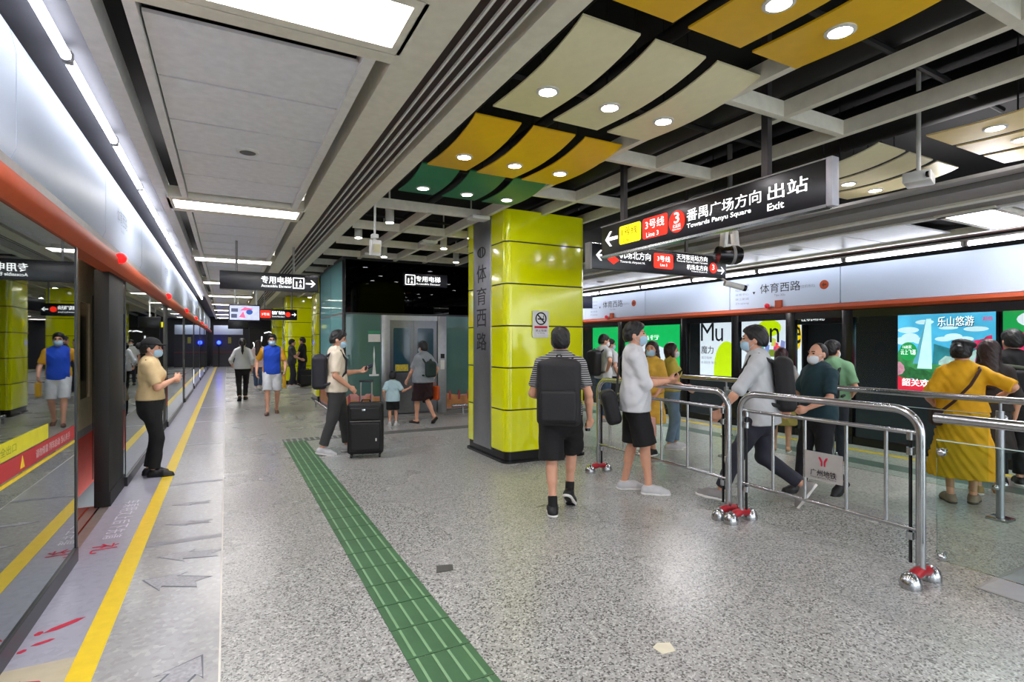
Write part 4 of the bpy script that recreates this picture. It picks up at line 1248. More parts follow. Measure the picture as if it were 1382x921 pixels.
shape(o, [(.12 + .1 * math.cos(q * PI / 10), .52 + .12 * math.sin(q * PI / 10)) for q in range(20)], E_('poster_leaf', '#1f9a4c', .9), 'green_bubble', 2.4, w, h)
ptext(o, '168米', .11, .58, .05, .1, sign_white, 3, w, h, .01)
ptext(o, '云上飞瀑', .12, .51, .07, .17, sign_white, 3, w, h, .01)
ptext(o, '乐山悠游', .625, .89, .12, .36, mat('poster_title', '#22304a', .5), 3, w, h, .02)
ptext(o, '乐山悠游', .62, .9, .12, .36, sign_white, 4, w, h, .004)
ptext(o, '超值', .93, .92, .05, .09, E_('poster_pink', '#e23a78', .9), 3, w, h, .02)
ptext(o, '韶关欢迎您', .3, .115, .1, .5, sign_white, 3, w, h, .02)
shape(o, [(.0, .2), (.05, .22), (.08, .27), (.07, .33), (.03, .38), (.0, .38)], E_('poster_blossom', '#c9899a', .8, .3, 12), 'blossom', 1.8, w, h)
# rose bouquet picture
for k, (x, y, r_) in enumerate(((.9, .6, .1), (.97, .66, .08), (.84, .62, .06), (.93, .42, .12))):
    shape(o, [(x + r_ * math.cos(q * PI / 8), y + r_ * .8 * math.sin(q * PI / 8)) for q in range(16) if x + r_ * math.cos(q * PI / 8) <= 1.0], E_('poster_rose', '#d22c5c', .9, .4, 10) if k < 3 else E_('poster_fuchsia', '#e2188c', .9, .3, 8), 'rose', 2 + .2 * k, w, h)
o, w, h = lightbox(2.2, 3.86, 0.72, 2.16, E_('poster_leaf', '#1f9a4c', .9), 'green light box poster at the right edge of the photo')
shape(o, [(.3 + .2 * math.cos(q * PI / 10), .85 + .1 * math.sin(q * PI / 10)) for q in range(20)], white_l, 'speech_bubble', 1, w, h)
shape(o, [(0, 0), (1, 0), (1, .62), (.3, .72), (0, .7)], E_('poster_rose', '#d22c5c', .9, .4, 10), 'rose_field', 1, w, h)
ptext(o, '优惠', .3, .86, .05, .15, E_('poster_leaf', '#1f9a4c', .9), 2, w, h)
o, w, h = lightbox(10.0 + 0.7, 14.6, 0.75, 2.12, E_('poster_signal_green', '#12b258', 1.0, .05), 'green light box poster behind the men with backpacks')
ptext(o, '绿色出行', .6, .72, .1, .4, sign_white, 2, w, h, .01)
shape(o, [(.3, .0), (.9, .0), (.95, .42), (.7, .62), (.35, .5)], white_l, 'white_bubble', 1, w, h)
shape(o, [(.42, .2), (.7, .2), (.66, .42), (.46, .4)], E_('poster_amber', '#e09030', .9, .3, 10), 'amber_figure', 2, w, h)

# hanging sign and grille seen through the right doors
o = thing('hanging_sign', 'small black sign seen through the right screen doors', 'sign', (10.6, 6.75, 2.05))
MB().mm((0, -0.75, -0.09), (0.1, 0.45, 0.12), 0.006).build('box', sign_face, o)
text(o, '往机场北', (-0.004, 0.1, 0.03), -EY, EZ, 0.1, sign_white, width=0.5)
MB().mm((0.04, -0.3, 0.1), (0.08, -0.26, 2.0)).build('hanger', black_matte, o)
# ------------------------------------------------------------------ people: distance fields turned into continuous surfaces
V3 = lambda *a: np.array(a, dtype=np.float64)


def unit(v):
    v = np.asarray(v, dtype=np.float64)
    return v / (np.linalg.norm(v) + 1e-12)


def rotx(a):
    c, s = math.cos(a), math.sin(a)
    return np.array([[1, 0, 0], [0, c, -s], [0, s, c]])


def rotz(a):
    c, s = math.cos(a), math.sin(a)
    return np.array([[c, -s, 0], [s, c, 0], [0, 0, 1.0]])


def roty(a):
    c, s = math.cos(a), math.sin(a)
    return np.array([[c, 0, s], [0, 1, 0], [-s, 0, c]])


class Field:
    """collects shapes; mesh() evaluates them on a grid and extracts one closed surface"""
    def __init__(s, vox):
        s.vox = vox
        s.ops = []
        s.lo = V3(9, 9, 9)
        s.hi = -s.lo
        s.planes = []
        s.wr = None

    def grow(s, lo, hi):
        s.lo = np.minimum(s.lo, lo)
        s.hi = np.maximum(s.hi, hi)

    def cone(s, a, b, ra, rb, k=0.02, flat=None, cuts=(), sub=False):
        a, b = np.asarray(a, float), np.asarray(b, float)
        r = max(ra, rb) + 0.004
        lo, hi = np.minimum(a, b) - r, np.maximum(a, b) + r
        if not sub:
            s.grow(lo, hi)
        s.ops.append(('c', lo, hi, k, sub, (a, b, ra, rb, flat, cuts)))
        return s

    def chain(s, pts, rs, k=0.02, flat=None, cuts=()):
        for i in range(len(pts) - 1):
            s.cone(pts[i], pts[i + 1], rs[i], rs[i + 1], k, flat, cuts)
        return s

    def ell(s, c, r, R=None, k=0.02, sub=False, cuts=()):
        c, r = np.asarray(c, float), np.asarray(r, float)
        R = np.eye(3) if R is None else R
        m = np.abs(R) @ r + 0.004
        if not sub:
            s.grow(c - m, c + m)
        s.ops.append(('e', c - m, c + m, k, sub, (c, r, R, cuts)))
        return s

    def box(s, c, h, R=None, rad=0.01, k=0.01, sub=False):
        c, h = np.asarray(c, float), np.asarray(h, float)
        R = np.eye(3) if R is None else R
        m = np.abs(R) @ h + 0.004
        if not sub:
            s.grow(c - m, c + m)
        s.ops.append(('b', c - m, c + m, k, sub, (c, h, R, rad)))
        return s

    def plane(s, p, n):
        s.planes.append((np.asarray(p, float), unit(n)))
        return s

    def wrinkle(s, amp, freq, seed=0):
        s.wr = (amp, freq, seed)
        return s

    def arrays(s):
        vox = s.vox
        lo = s.lo - 3 * vox
        n = np.ceil((s.hi + 3 * vox - lo) / vox).astype(int) + 1
        D = np.full(n, 0.5, np.float32)
        ax = [lo[i] + vox * np.arange(n[i]) for i in range(3)]
        def wave(X, Y, Z):
            amp, f, sd = s.wr
            return amp * (np.sin(X * f + Z * f * 0.8 + sd) * np.sin(Y * f * 1.1 - Z * f * 0.35 + 2 * sd) + 0.6 * np.sin(X * f * 1.9 - Y * f * 1.3 + Z * f * 1.4 + 3 * sd))
        for (t, a, b, k, sub, par) in s.ops:
            pad = k + 2.5 * vox
            i0 = np.maximum(np.floor((a - pad - lo) / vox).astype(int), 0)
            i1 = np.minimum(np.ceil((b + pad - lo) / vox).astype(int) + 1, n)
            if np.any(i1 <= i0):
                continue
            sl = tuple(slice(i0[i], i1[i]) for i in range(3))
            X = ax[0][sl[0]].astype(np.float32)[:, None, None]
            Y = ax[1][sl[1]].astype(np.float32)[None, :, None]
            Z = ax[2][sl[2]].astype(np.float32)[None, None, :]
            if t == 'c':
                A, B, ra, rb, flat, cuts = par
                u = B - A
                L2 = float(u @ u) + 1e-12
                h = np.clip(((X - A[0]) * u[0] + (Y - A[1]) * u[1] + (Z - A[2]) * u[2]) / L2, 0, 1)
                dx, dy, dz = X - A[0] - h * u[0], Y - A[1] - h * u[1], Z - A[2] - h * u[2]
                q = 1.0
                if flat is not None:
                    fd, fr = flat
                    g = (dx * fd[0] + dy * fd[1] + dz * fd[2]) * (1 / fr - 1)
                    dx, dy, dz = dx + g * fd[0], dy + g * fd[1], dz + g * fd[2]
                    q = min(1.0, fr) ** 0.5
                d = (np.sqrt(dx * dx + dy * dy + dz * dz) - (ra + (rb - ra) * h)) * q
                if s.wr:
                    d = d + wave(X, Y, Z)
                for (p, nn) in cuts:
                    d = np.maximum(d, (X - p[0]) * nn[0] + (Y - p[1]) * nn[1] + (Z - p[2]) * nn[2])
            else:
                if t == 'e':
                    C, r, R, cuts = par
                else:
                    C, r, R, rad = par
                    cuts = ()
                px, py, pz = X - C[0], Y - C[1], Z - C[2]
                lx_ = px * R[0, 0] + py * R[1, 0] + pz * R[2, 0]
                ly_ = px * R[0, 1] + py * R[1, 1] + pz * R[2, 1]
                lz_ = px * R[0, 2] + py * R[1, 2] + pz * R[2, 2]
                if t == 'e':
                    k0 = np.sqrt((lx_ / r[0]) ** 2 + (ly_ / r[1]) ** 2 + (lz_ / r[2]) ** 2)
                    k1 = np.sqrt((lx_ / r[0] ** 2) ** 2 + (ly_ / r[1] ** 2) ** 2 + (lz_ / r[2] ** 2) ** 2) + 1e-9
                    d = k0 * (k0 - 1) / k1
                    if s.wr:
                        d = d + wave(X, Y, Z)
                    for (p, nn) in cuts:
                        d = np.maximum(d, (X - p[0]) * nn[0] + (Y - p[1]) * nn[1] + (Z - p[2]) * nn[2])
                else:
                    qx, qy, qz = np.abs(lx_) - r[0] + rad, np.abs(ly_) - r[1] + rad, np.abs(lz_) - r[2] + rad
                    d = np.sqrt(np.maximum(qx, 0) ** 2 + np.maximum(qy, 0) ** 2 + np.maximum(qz, 0) ** 2) + np.minimum(np.maximum(qx, np.maximum(qy, qz)), 0) - rad
            cur = D[sl]
            if sub:
                hh = np.maximum(k - np.abs(cur + d), 0)
                D[sl] = np.maximum(cur, -d) + hh * hh / (4 * k)
            else:
                hh = np.maximum(k - np.abs(cur - d), 0)
                D[sl] = np.minimum(cur, d) - hh * hh / (4 * k)
        X = ax[0].astype(np.float32)[:, None, None]
        Y = ax[1].astype(np.float32)[None, :, None]
        Z = ax[2].astype(np.float32)[None, None, :]
        for (p, nn) in s.planes:
            D = np.maximum(D, (X - p[0]) * nn[0] + (Y - p[1]) * nn[1] + (Z - p[2]) * nn[2])
        return D, lo

    def mesh(s, name, m, scale=1.0, parent=None, loc=None):
        D, lo = s.arrays()
        vox = s.vox
        sh = D.shape
        I = D < 0
        I8 = I.view(np.int8)
        cs = np.zeros(tuple(x - 1 for x in sh), np.int8)
        corners = [(i, j, k) for i in (0, 1) for j in (0, 1) for k in (0, 1)]
        for (i, j, k) in corners:
            cs += I8[i:sh[0] - 1 + i, j:sh[1] - 1 + j, k:sh[2] - 1 + k]
        act = (cs > 0) & (cs < 8)
        ids = np.argwhere(act)
        nV = len(ids)
        idx = np.full(act.shape, -1, np.int32)
        idx[act] = np.arange(nV)
        cv = np.stack([D[ids[:, 0] + i, ids[:, 1] + j, ids[:, 2] + k] for (i, j, k) in corners], 1)
        P = np.zeros((nV, 3))
        W_ = np.zeros(nV)
        ca = np.array(corners, float)
        for a in range(8):
            for b in range(a + 1, 8):
                if abs(ca[a] - ca[b]).sum() == 1:
                    va, vb = cv[:, a], cv[:, b]
                    x = (va < 0) != (vb < 0)
                    t = np.where(x, va / np.where(x, va - vb, 1), 0)
                    P += np.where(x[:, None], ca[a] + t[:, None] * (ca[b] - ca[a]), 0)
                    W_ += x
        P = (ids + P / W_[:, None]) * vox + lo
        quads = []
        for axn in range(3):
            o1, o2 = ((1, 2), (2, 0), (0, 1))[axn]
            sl0 = [slice(1, x - 1) for x in sh]
            sl0[axn] = slice(0, sh[axn] - 1)
            sl1 = list(sl0)
            sl1[axn] = slice(1, sh[axn])
            A, B = I[tuple(sl0)], I[tuple(sl1)]
            e = np.argwhere(A != B)
            if not len(e):
                continue
            pos = e.copy()
            for q in range(3):
                if q != axn:
                    pos[:, q] += 1
            ins = A[e[:, 0], e[:, 1], e[:, 2]]

            def cell(d1, d2):
                c = pos.copy()
                c[:, o1] += d1
                c[:, o2] += d2
                return idx[c[:, 0], c[:, 1], c[:, 2]]
            Q = np.stack([cell(-1, -1), cell(0, -1), cell(0, 0), cell(-1, 0)], 1)
            Q[~ins] = Q[~ins][:, ::-1]
            quads.append(Q)
        Q = np.concatenate(quads)
        Q = Q[(Q >= 0).all(1)]
        me = bpy.data.meshes.new(name)
        me.vertices.add(nV)
        me.vertices.foreach_set('co', (P * scale).astype(np.float32).ravel())
        nq = len(Q)
        me.loops.add(nq * 4)
        me.loops.foreach_set('vertex_index', Q.astype(np.int32).ravel())
        me.polygons.add(nq)
        me.polygons.foreach_set('loop_start', np.arange(0, nq * 4, 4, dtype=np.int32))
        me.update(calc_edges=True)
        me.validate()
        me.shade_smooth()
        me.materials.append(m)
        o = bpy.data.objects.new(name, me)
        COL.objects.link(o)
        if parent is not None:
            o.parent = parent
        if loc is not None:
            o.location = loc
        return o


def ik(a, c, l1, l2, pole):
    a, c = np.asarray(a, float), np.asarray(c, float)
    v = c - a
    d = np.linalg.norm(v)
    dm = min(d, (l1 + l2) * 0.9985)
    u = v / (d + 1e-9)
    c = a + u * dm
    x = (l1 * l1 - l2 * l2 + dm * dm) / (2 * dm)
    hgt = math.sqrt(max(l1 * l1 - x * x, 0))
    p = np.asarray(pole, float)
    p = unit(p - u * (p @ u))
    return a + u * x + p * hgt, c


skin_a = mat('skin', '#d9a184', 0.5, var=0.05, scale=20)
skin_b = mat('skin_tan', '#c08a68', 0.5, var=0.05, scale=20)
hair_black = mat('hair_black', '#0f0d0e', 0.45, var=0.3, scale=60, bump=0.4, bscale=120)
hair_brown = mat('hair_brown', '#2b1714', 0.45, var=0.3, scale=60, bump=0.4, bscale=120)
mask_blue = mat('mask_blue', '#a9cbe0', 0.7, var=0.04)
mask_white = mat('mask_white', '#dde1e6', 0.7, var=0.04)
eye_dark = mat('eye_dark', '#161012', 0.2)
shoe_white = mat('shoe_white', '#c6c6c8', 0.55)
shoe_black = mat('shoe_black', '#121212', 0.5)
shoe_grey = mat('shoe_grey', '#8d8a88', 0.6)
sole_white = mat('sole_white', '#e6e4e0', 0.6)


def cloth(name, col, var=0.08, rough=0.8):
    return mat('cloth_' + name, col, rough, var=var, scale=9, bump=0.15, bscale=35)


UPZ = V3(0, 0, 1)
FW = V3(0, 1, 0)


class Person:
    """all numbers are for a body 1.70 m tall facing +Y; h scales it"""
    def __init__(s, label, x, y, beta, h=1.70, vox=0.009, female=False, pelvis=0.905, hipshift=(0, 0), lean=0.0, side=0.0,
                 ankles=None, footpitch=(0, 0), toes=(0, 0), wrists=None, poles=None, head=(0, 0, 0), girth=1.0, skin=skin_a, palms=None, curl=(0.5, 0.5), knee=None, group=None, child=False):
        s.h = h
        s.k = h / 1.70
        s.vox = vox / s.k
        s.fem = female
        s.g = girth
        s.skin = skin
        s.root = thing('person', label, 'person', (x, y, 0), -math.radians(27.94 + beta), group)
        g = girth
        hx = 0.095 if female else 0.09
        sx = (0.152 if female else 0.172) * (0.9 + 0.1 * g)
        px, py = hipshift
        pz = pelvis
        s.P = V3(px, py, pz)
        R = rotx(-math.radians(lean)) @ roty(math.radians(side))
        s.TR = R
        T = lambda v: s.P + R @ (np.asarray(v, float) - V3(0, 0, 0.905))
        s.T = T
        s.hip = [T((-hx, 0, 0.90)), T((hx, 0, 0.90))]
        s.sh = [T((-sx, -0.012, 1.362)), T((sx, -0.012, 1.362))]
        s.neck0, s.neck1 = T((0, -0.012, 1.42)), T((0, 0.012, 1.50))
        ankles = ankles or ((-0.1, 0.0, 0.085), (0.1, 0.0, 0.085))
        s.ank, s.knee = [], []
        for i in (0, 1):
            kn = (knee[i] if knee else None) or (0.08 * (-1 if i == 0 else 1), 1, 0)
            k_, a_ = ik(s.hip[i], ankles[i], 0.425, 0.40, kn)
            s.knee.append(k_)
            s.ank.append(a_)
        s.fp = footpitch
        s.toes = toes
        s.wr, s.el = [], []
        wrists = wrists or (None, None)
        for i in (0, 1):
            sg = -1 if i == 0 else 1
            w = wrists[i] if wrists[i] is not None else (sg * (sx + 0.07), 0.05, 0.86)
            pl = (poles[i] if poles else None) or (sg * 0.5, -1, -0.2)
            e_, w_ = ik(s.sh[i], w, 0.285, 0.255, pl)
            s.el.append(e_)
            s.wr.append(w_)
        s.palms = palms or (None, None)
        s.curl = curl
        yaw, pitch, tilt = [math.radians(v) for v in head]
        s.HR = rotz(-yaw) @ rotx(-pitch) @ roty(tilt)
        hs = 1.32 if child else 1.0
        s.hs = hs
        s.H = lambda v: s.neck1 + V3(0, 0, 0.0) + s.HR @ ((np.asarray(v, float) - V3(0, 0.012, 1.50)) * hs)
        s.sxw = sx
        s.hx = hx
        s.fd = s.TR @ FW
        s.body()

    def F(s, vox=None):
        return Field(vox / s.k if vox else s.vox)

    def fin(s, F, name, m, parent=None):
        return F.mesh(name, m, s.k, parent or s.root)

    # -- anatomy
    def torso(s, F, e=0.0, k=0.04, z0=0.9, z1=1.36):
        T, g, fl = s.T, s.g, (s.fd, 0.68 if not s.fem else 0.72)
        w = 0.135 if not s.fem else 0.122
        c = 0.16 if not s.fem else 0.145
        hp = 0.155 if not s.fem else 0.165
        pts = [(0, -.005, 0.88), (0, 0.0, 0.97), (0, 0.008, 1.08), (0, 0.004, 1.24), (0, -0.008, 1.345)]
        rs = [hp * g + e, hp * g + e, w * g * 1.03 + e, c * g + e, (c - .02) * g + e]
        F.chain([T(p) for p in pts], rs, k, fl)
        if s.fem:
            for sg in (-1, 1):
                F.ell(T((sg * .065, .085 * g, 1.245)), (.065 + e, .055 + e, .065 + e), s.TR, 0.04)
        for i in (0, 1):
            F.cone(T((0, -.015, 1.402)), s.sh[i], 0.062 * g ** .5 + e * .6, 0.046 * g ** .5 + e * .8, 0.05)

    def hand(s, F, i, r=1.0):
        sg = -1 if i == 0 else 1
        w = s.wr[i]
        a = unit(w - s.el[i])
        n = V3(-sg, 0, 0) if s.palms[i] is None else np.asarray(s.palms[i], float)
        n = unit(n - a * (n @ a))
        sd = np.cross(a, n)
        if sg < 0:
            sd = -sd
        # sd points to the thumb side
        thumb = sd if (sd @ (V3(0, 1, 0.3))) > -0.2 or s.palms[i] is not None else -sd
        R = np.stack([sd, n, a], 1)
        F.ell(w + a * 0.045, (0.04, 0.017, 0.052), R, 0.012)
        c = s.curl[i]
        for q, (o, L) in enumerate(((0.029, .072), (0.0105, .08), (-0.0085, .075), (-0.027, .058))):
            b = w + a * (0.082 - 0.004 * abs(q - 1)) + thumb * o
            d1 = unit(a * math.cos(c * 0.9) + n * math.sin(c * 0.9) + thumb * o * 1.5)
            d2 = unit(a * math.cos(c * 2.2) + n * math.sin(c * 2.2))
            m_ = b + d1 * L * .55
            F.cone(b - a * .02, m_, .0098 * r, .009 * r, 0.004)
            F.cone(m_, m_ + d2 * L * .5, .009 * r, .0075 * r, 0.004)
        b = w + a * 0.022 + thumb * 0.024
        m_ = b + unit(a * .75 + thumb * .6 + n * .35) * 0.042
        F.cone(b, m_, .013 * r, .0105 * r, 0.008)
        F.cone(m_, m_ + unit(a + n * (.3 + .5 * c)) * 0.032, .0105 * r, .008 * r, 0.004)
        s.grip = getattr(s, 'grip', {})
        s.grip[i] = (w + a * 0.085 + n * 0.03, a, n, thumb)

    def body(s):
        F = s.F()
        s.torso(F)
        F.cone(s.neck0, s.H((0, 0.012, 1.52)), 0.056, 0.05, 0.03)
        hs = s.hs
        for i in (0, 1):
            sg = -1 if i == 0 else 1
            el, wr = s.el[i], s.wr[i]
            F.cone(s.sh[i], el, 0.05 * s.g ** .5, 0.037, 0.03)
            F.chain([el, el + (wr - el) * .3, wr], [0.037, 0.038, 0.024], 0.015)
            s.hand(F, i, 1.0 if s.vox < .0085 else 1.15)
            kn, an = s.knee[i], s.ank[i]
            F.chain([s.hip[i], kn], [0.082 * s.g ** .5, 0.05], 0.03)
            u = an - kn
            back = unit(-FW + V3(0, 0, 0) - unit(u) * (unit(u) @ -FW))
            F.cone(kn, an, 0.048, 0.033, 0.02)
            F.cone(kn + u * .18 + back * .014, kn + u * .45 + back * .012, 0.046, 0.04, 0.03)
            f, up = s.foot(i)
            F.cone(an - up * .03 - f * .03, an - up * .045 + f * .12, .034, .026, 0.02)
        H = s.H
        R = s.HR
        F.ell(H((0, 0.0, 1.605)), V3(.076, .094, .097) * hs, R, 0.02)
        F.ell(H((0, 0.03, 1.555)), V3(.062, .078, .088) * hs, R, 0.03)
        F.ell(H((0, 0.072, 1.49)), V3(.03, .028, .024) * hs, R, 0.03)
        F.cone(H((0, 0.100, 1.590)), H((0, 0.120, 1.556)), .009 * hs, .014 * hs, 0.012)
        F.ell(H((0, 0.098, 1.522)), V3(.024, .012, .009) * hs, R, 0.008)
        for sg in (-1, 1):
            F.ell(H((sg * .079, -.004, 1.57)), V3(.011, .022, .032) * hs, R, 0.008)
            F.ell(H((sg * .032, .112, 1.590)), V3(.019, .014, .010) * hs, R, 0.01, sub=True)
            F.cone(H((sg * .016, .098, 1.612)), H((sg * .048, .088, 1.614)), .008 * hs, .007 * hs, 0.012)
        s.fin(F, 'body', s.skin)
        for sg in (-1, 1):
            E2 = s.F(0.004)
            E2.ell(H((sg * .032, .094, 1.590)), V3(.014, .010, .0075) * hs, R, 0.002)
            s.fin(E2, 'eye', eye_dark)
        s.brow()

    def brow(s):
        for sg in (-1, 1):
            B = s.F(0.004)
            B.cone(s.H((sg * .018, .104, 1.614)), s.H((sg * .05, .092, 1.616)), .006, .005, 0.002)
            s.fin(B, 'eyebrow', hair_black)

    def foot(s, i):
        p = math.radians(s.fp[i])
        t = math.radians(s.toes[i] if s.toes[i] else (8 if i else -8))
        f0 = V3(math.sin(t), math.cos(t), 0)
        f = f0 * math.cos(p) - UPZ * math.sin(p)
        up = f0 * math.sin(p) + UPZ * math.cos(p)
        return f, up

    # -- clothes
    def top(s, m, hem=0.86, sleeve=0.6, e=0.016, name='shirt', loose=0.02, wr=0.003, collar=True, slr=0.066, vox=0.010):
        F = s.F(vox)
        T, g = s.T, s.g
        fl = (s.fd, 0.72)
        w, c = (0.14, 0.162) if not s.fem else (0.128, 0.15)
        hp = 0.158 if not s.fem else 0.165
        hc = [(T((0, 0, hem)), -(s.TR @ UPZ))]
        q = .018 if hem < .9 else .008
        F.chain([T((0, -.005, hem - .05)), T((0, 0.0, 0.97))], [hp * g + e + loose + q, hp * g + e + loose * .6 + q], 0.04, (s.fd, .70), hc)
        F.chain([T((0, 0.0, 0.97)), T((0, 0.006, 1.10)), T((0, 0.004, 1.25)), T((0, -0.008, 1.345))],
                [hp * g + e + loose * .6 + q * .6, w * g + e + loose * .7, c * g + e, (c - .018) * g + e], 0.04, fl, hc)
        if s.fem:
            for sg in (-1, 1):
                F.ell(T((sg * .065, .087 * g, 1.245)), (.068 + e * .7, .058 + e * .7, .068 + e * .7), s.TR, 0.05)
        for i in (0, 1):
            F.cone(T((0, -.015, 1.402)), s.sh[i], 0.062 * g ** .5 + e * .6, 0.046 * g ** .5 + e * .8, 0.05)
        if collar:
            ax = unit(s.neck1 - s.neck0)
            F.cone(s.neck0, s.neck0 + ax * .04, 0.066, 0.066, 0.015, None, [(s.neck0 + ax * (.03 if collar is True else collar), ax)])
        for i in (0, 1):
            sh, el, wr_ = s.sh[i], s.el[i], s.wr[i]
            if sleeve <= 1:
                u = el - sh
                end = sh + u * sleeve
                F.cone(sh, sh + u * min(1.2, sleeve + .15), slr * g ** .5, slr * .92 * g ** .5, 0.04, None, [(end, unit(u))])
            else:
                F.cone(sh, el, slr * .97 * g ** .5, slr * .8, 0.03)
                u = wr_ - el
                fr = sleeve - 1
                F.cone(el, el + u * (fr + .1), slr * .8, slr * .66, 0.03, None, [(el + u * fr, unit(u))])
        if wr:
            F.wrinkle(wr, 38, len(s.root.name) + s.h * 31)
        return s.fin(F, name, m)

    def legs(s, m, length=1.9, e=0.014, name='trousers', flare=0.0, waist=1.0, wr=0.003, vox=0.010):
        F = s.F(vox)
        T, g = s.T, s.g
        hp = 0.155 if not s.fem else 0.165
        F.chain([T((0, -.005, 0.86)), T((0, 0.0, 0.96)), T((0, .005, waist + .03))], [hp * g + e, hp * g + e, hp * .93 * g + e], 0.03, (s.fd, 0.72), [(T((0, 0, waist)), s.TR @ UPZ)])
        for i in (0, 1):
            hp_, kn, an = s.hip[i], s.knee[i], s.ank[i]
            u = kn - hp_
            if length <= 1.25:
                fr = min(length, 1.0)
                F.cone(hp_, kn if length <= 1 else kn + (an - kn) * (length - .9), 0.092 * g ** .5 + e, 0.074 + e + flare, 0.03, None, [(hp_ + u * length if length <= 1 else kn + (an - kn) * (length - 1), unit(u if length <= 1 else an - kn))])
            else:
                F.cone(hp_, kn, 0.088 * g ** .5 + e, 0.058 + e + flare * .5, 0.03)
                v = an - kn
                fr = length - 1
                F.cone(kn, kn + v * (fr + .06), 0.055 + e + flare * .5, 0.045 + e + flare, 0.025, None, [(kn + v * fr, unit(v))])
        if wr:
            F.wrinkle(wr, 30, s.h * 17)
        return s.fin(F, name, m)

    def skirt(s, m, z_top=1.02, hem=0.5, r1=0.27, name='skirt', pleat=0.006, vox=0.011, flat=0.78):
        F = s.F(vox)
        T = s.T
        a, b = T((0, 0, z_top)), T((0, 0, 0.9))
        c = V3(s.P[0], s.P[1] - .0, hem - .06)
        hp = 0.165 * s.g + .014
        F.cone(a, b, 0.14 * s.g + .012, hp, 0.03, (s.fd, .74))
        F.cone(b, c, hp, r1, 0.05, (FW, flat), [(V3(0, 0, hem), -UPZ)])
        F.wrinkle(pleat, 42, 2.0)
        return s.fin(F, name, m)

    def shoes(s, m, sole=sole_white, high=0.0, size=1.05, sandal=False):
        for i in (0, 1):
            f, up = s.foot(i)
            an = s.ank[i]
            b = an - up * .085
            F = s.F(0.007)
            cut = [(b + up * .0, -up)]
            r0 = 0.039 * size if not sandal else 0.03
            F.cone(b + up * .032 - f * .035, b + up * .03 + f * .11, r0 * 1.02, r0 * 1.2, 0.02, None, cut)
            F.cone(b + up * .03 + f * .11, b + up * .022 + f * .175, r0 * 1.2, r0 * .85, 0.02, None, cut)
            if not sandal:
                F.cone(b + up * .05 - f * .015, an + up * (.0 + high) - f * .004, 0.042, 0.044, 0.03, None, [(an + up * (.005 + high), up)])
                F.cone(b + up * .06 + f * .02, b + up * .045 + f * .09, 0.036, 0.036, 0.03, None, cut)
            sh = s.fin(F, 'shoe', m)
            G2 = s.F(0.007)
            cut = [(b - up * .0, -up), (b + up * .022, up)]
            G2.cone(b + up * .012 - f * .035, b + up * .012 + f * .11, r0 * 1.1, r0 * 1.3, 0.01, None, cut)
            G2.cone(b + up * .012 + f * .11, b + up * .012 + f * .178, r0 * 1.3, r0 * .92, 0.01, None, cut)
            so = s.fin(G2, 'sole', sole)
            so.parent = sh

    def socks(s, m, L=0.1):
        for i in (0, 1):
            u = unit(s.knee[i] - s.ank[i])
            F = s.F(0.008)
            F.cone(s.ank[i] - u * .03, s.ank[i] + u * (L + .03), .042, .044, .01, None, [(s.ank[i] + u * L, u)])
            s.fin(F, 'sock', m)

    def hair(s, m=hair_black, style='short', vol=0.012):
        F = s.F(0.008)
        H, R, hs = s.H, s.HR, s.hs
        n_f = R @ unit(V3(0, 1, -0.75))
        n_d = R @ V3(0, 0, -1)
        side = {'short': 1.575, 'crop': 1.585, 'bob': 1.47, 'long': 1.40, 'pony': 1.56, 'bun': 1.56, 'bald': 1.57, 'mop': 1.565}[style]
        v = vol
        # crown
        F.ell(H((0, -.006, 1.612)), V3(.077 + v, .093 + v, .094 + v) * hs, R, 0.01, cuts=[(H((0, .06, 1.605)), R @ unit(V3(0, 1, -.55))), (H((0, 0, side)), n_d)])
        # nape
        F.ell(H((0, -.03, 1.575)), V3(.074 + v, .072 + v, .08 + v) * hs, R, 0.01, cuts=[(H((0, .0, 1.6)), R @ unit(V3(0, 1, -.25))), (H((0, -.05, 1.515)), R @ unit(V3(0, .25, -1)))])
        if style in ('short', 'mop', 'crop'):
            q = {'short': .014, 'mop': .02, 'crop': .006}[style]
            F.ell(H((0, .012, 1.65)), V3(.07 + v, .083 + v, .05 + q) * hs, R, 0.02, cuts=[(H((0, .06, 1.63)), R @ unit(V3(0, .6, -1)))])
        if style == 'mop':
            F.ell(H((0, .06, 1.665)), V3(.062, .04, .032) * hs, R, 0.02)
        if style == 'bob':
            for sg in (-1, 1):
                F.cone(H((sg * .07, -.01, 1.62)), H((sg * .078, .01, 1.50)), .03, .026, 0.02)
            F.cone(H((0, -.06, 1.6)), H((0, -.06, 1.49)), .075, .06, 0.03, (R @ FW, .6))
        if style == 'long':
            for sg in (-1, 1):
                F.cone(H((sg * .068, -.01, 1.62)), H((sg * .085, -.01, 1.42)), .032, .03, 0.02)
            F.cone(H((0, -.06, 1.62)), s.T((0, -.115, 1.24)), .082, .075, 0.03, (R @ FW, .5))
        if style == 'pony':
            F.ell(H((0, -.1, 1.61)), (.025, .022, .025), R, 0.02)
            F.chain([H((0, -.115, 1.605)), H((0, -.14, 1.52)), s.T((0, -.155, 1.36)), s.T((0, -.14, 1.27))], [.026, .034, .03, .01], 0.02)
        if style == 'bun':
            F.ell(H((0, -.12, 1.60)), (.045, .042, .045), R, 0.015)
        F.wrinkle(0.003, 110, 1.3)
        return s.fin(F, 'hair', m)

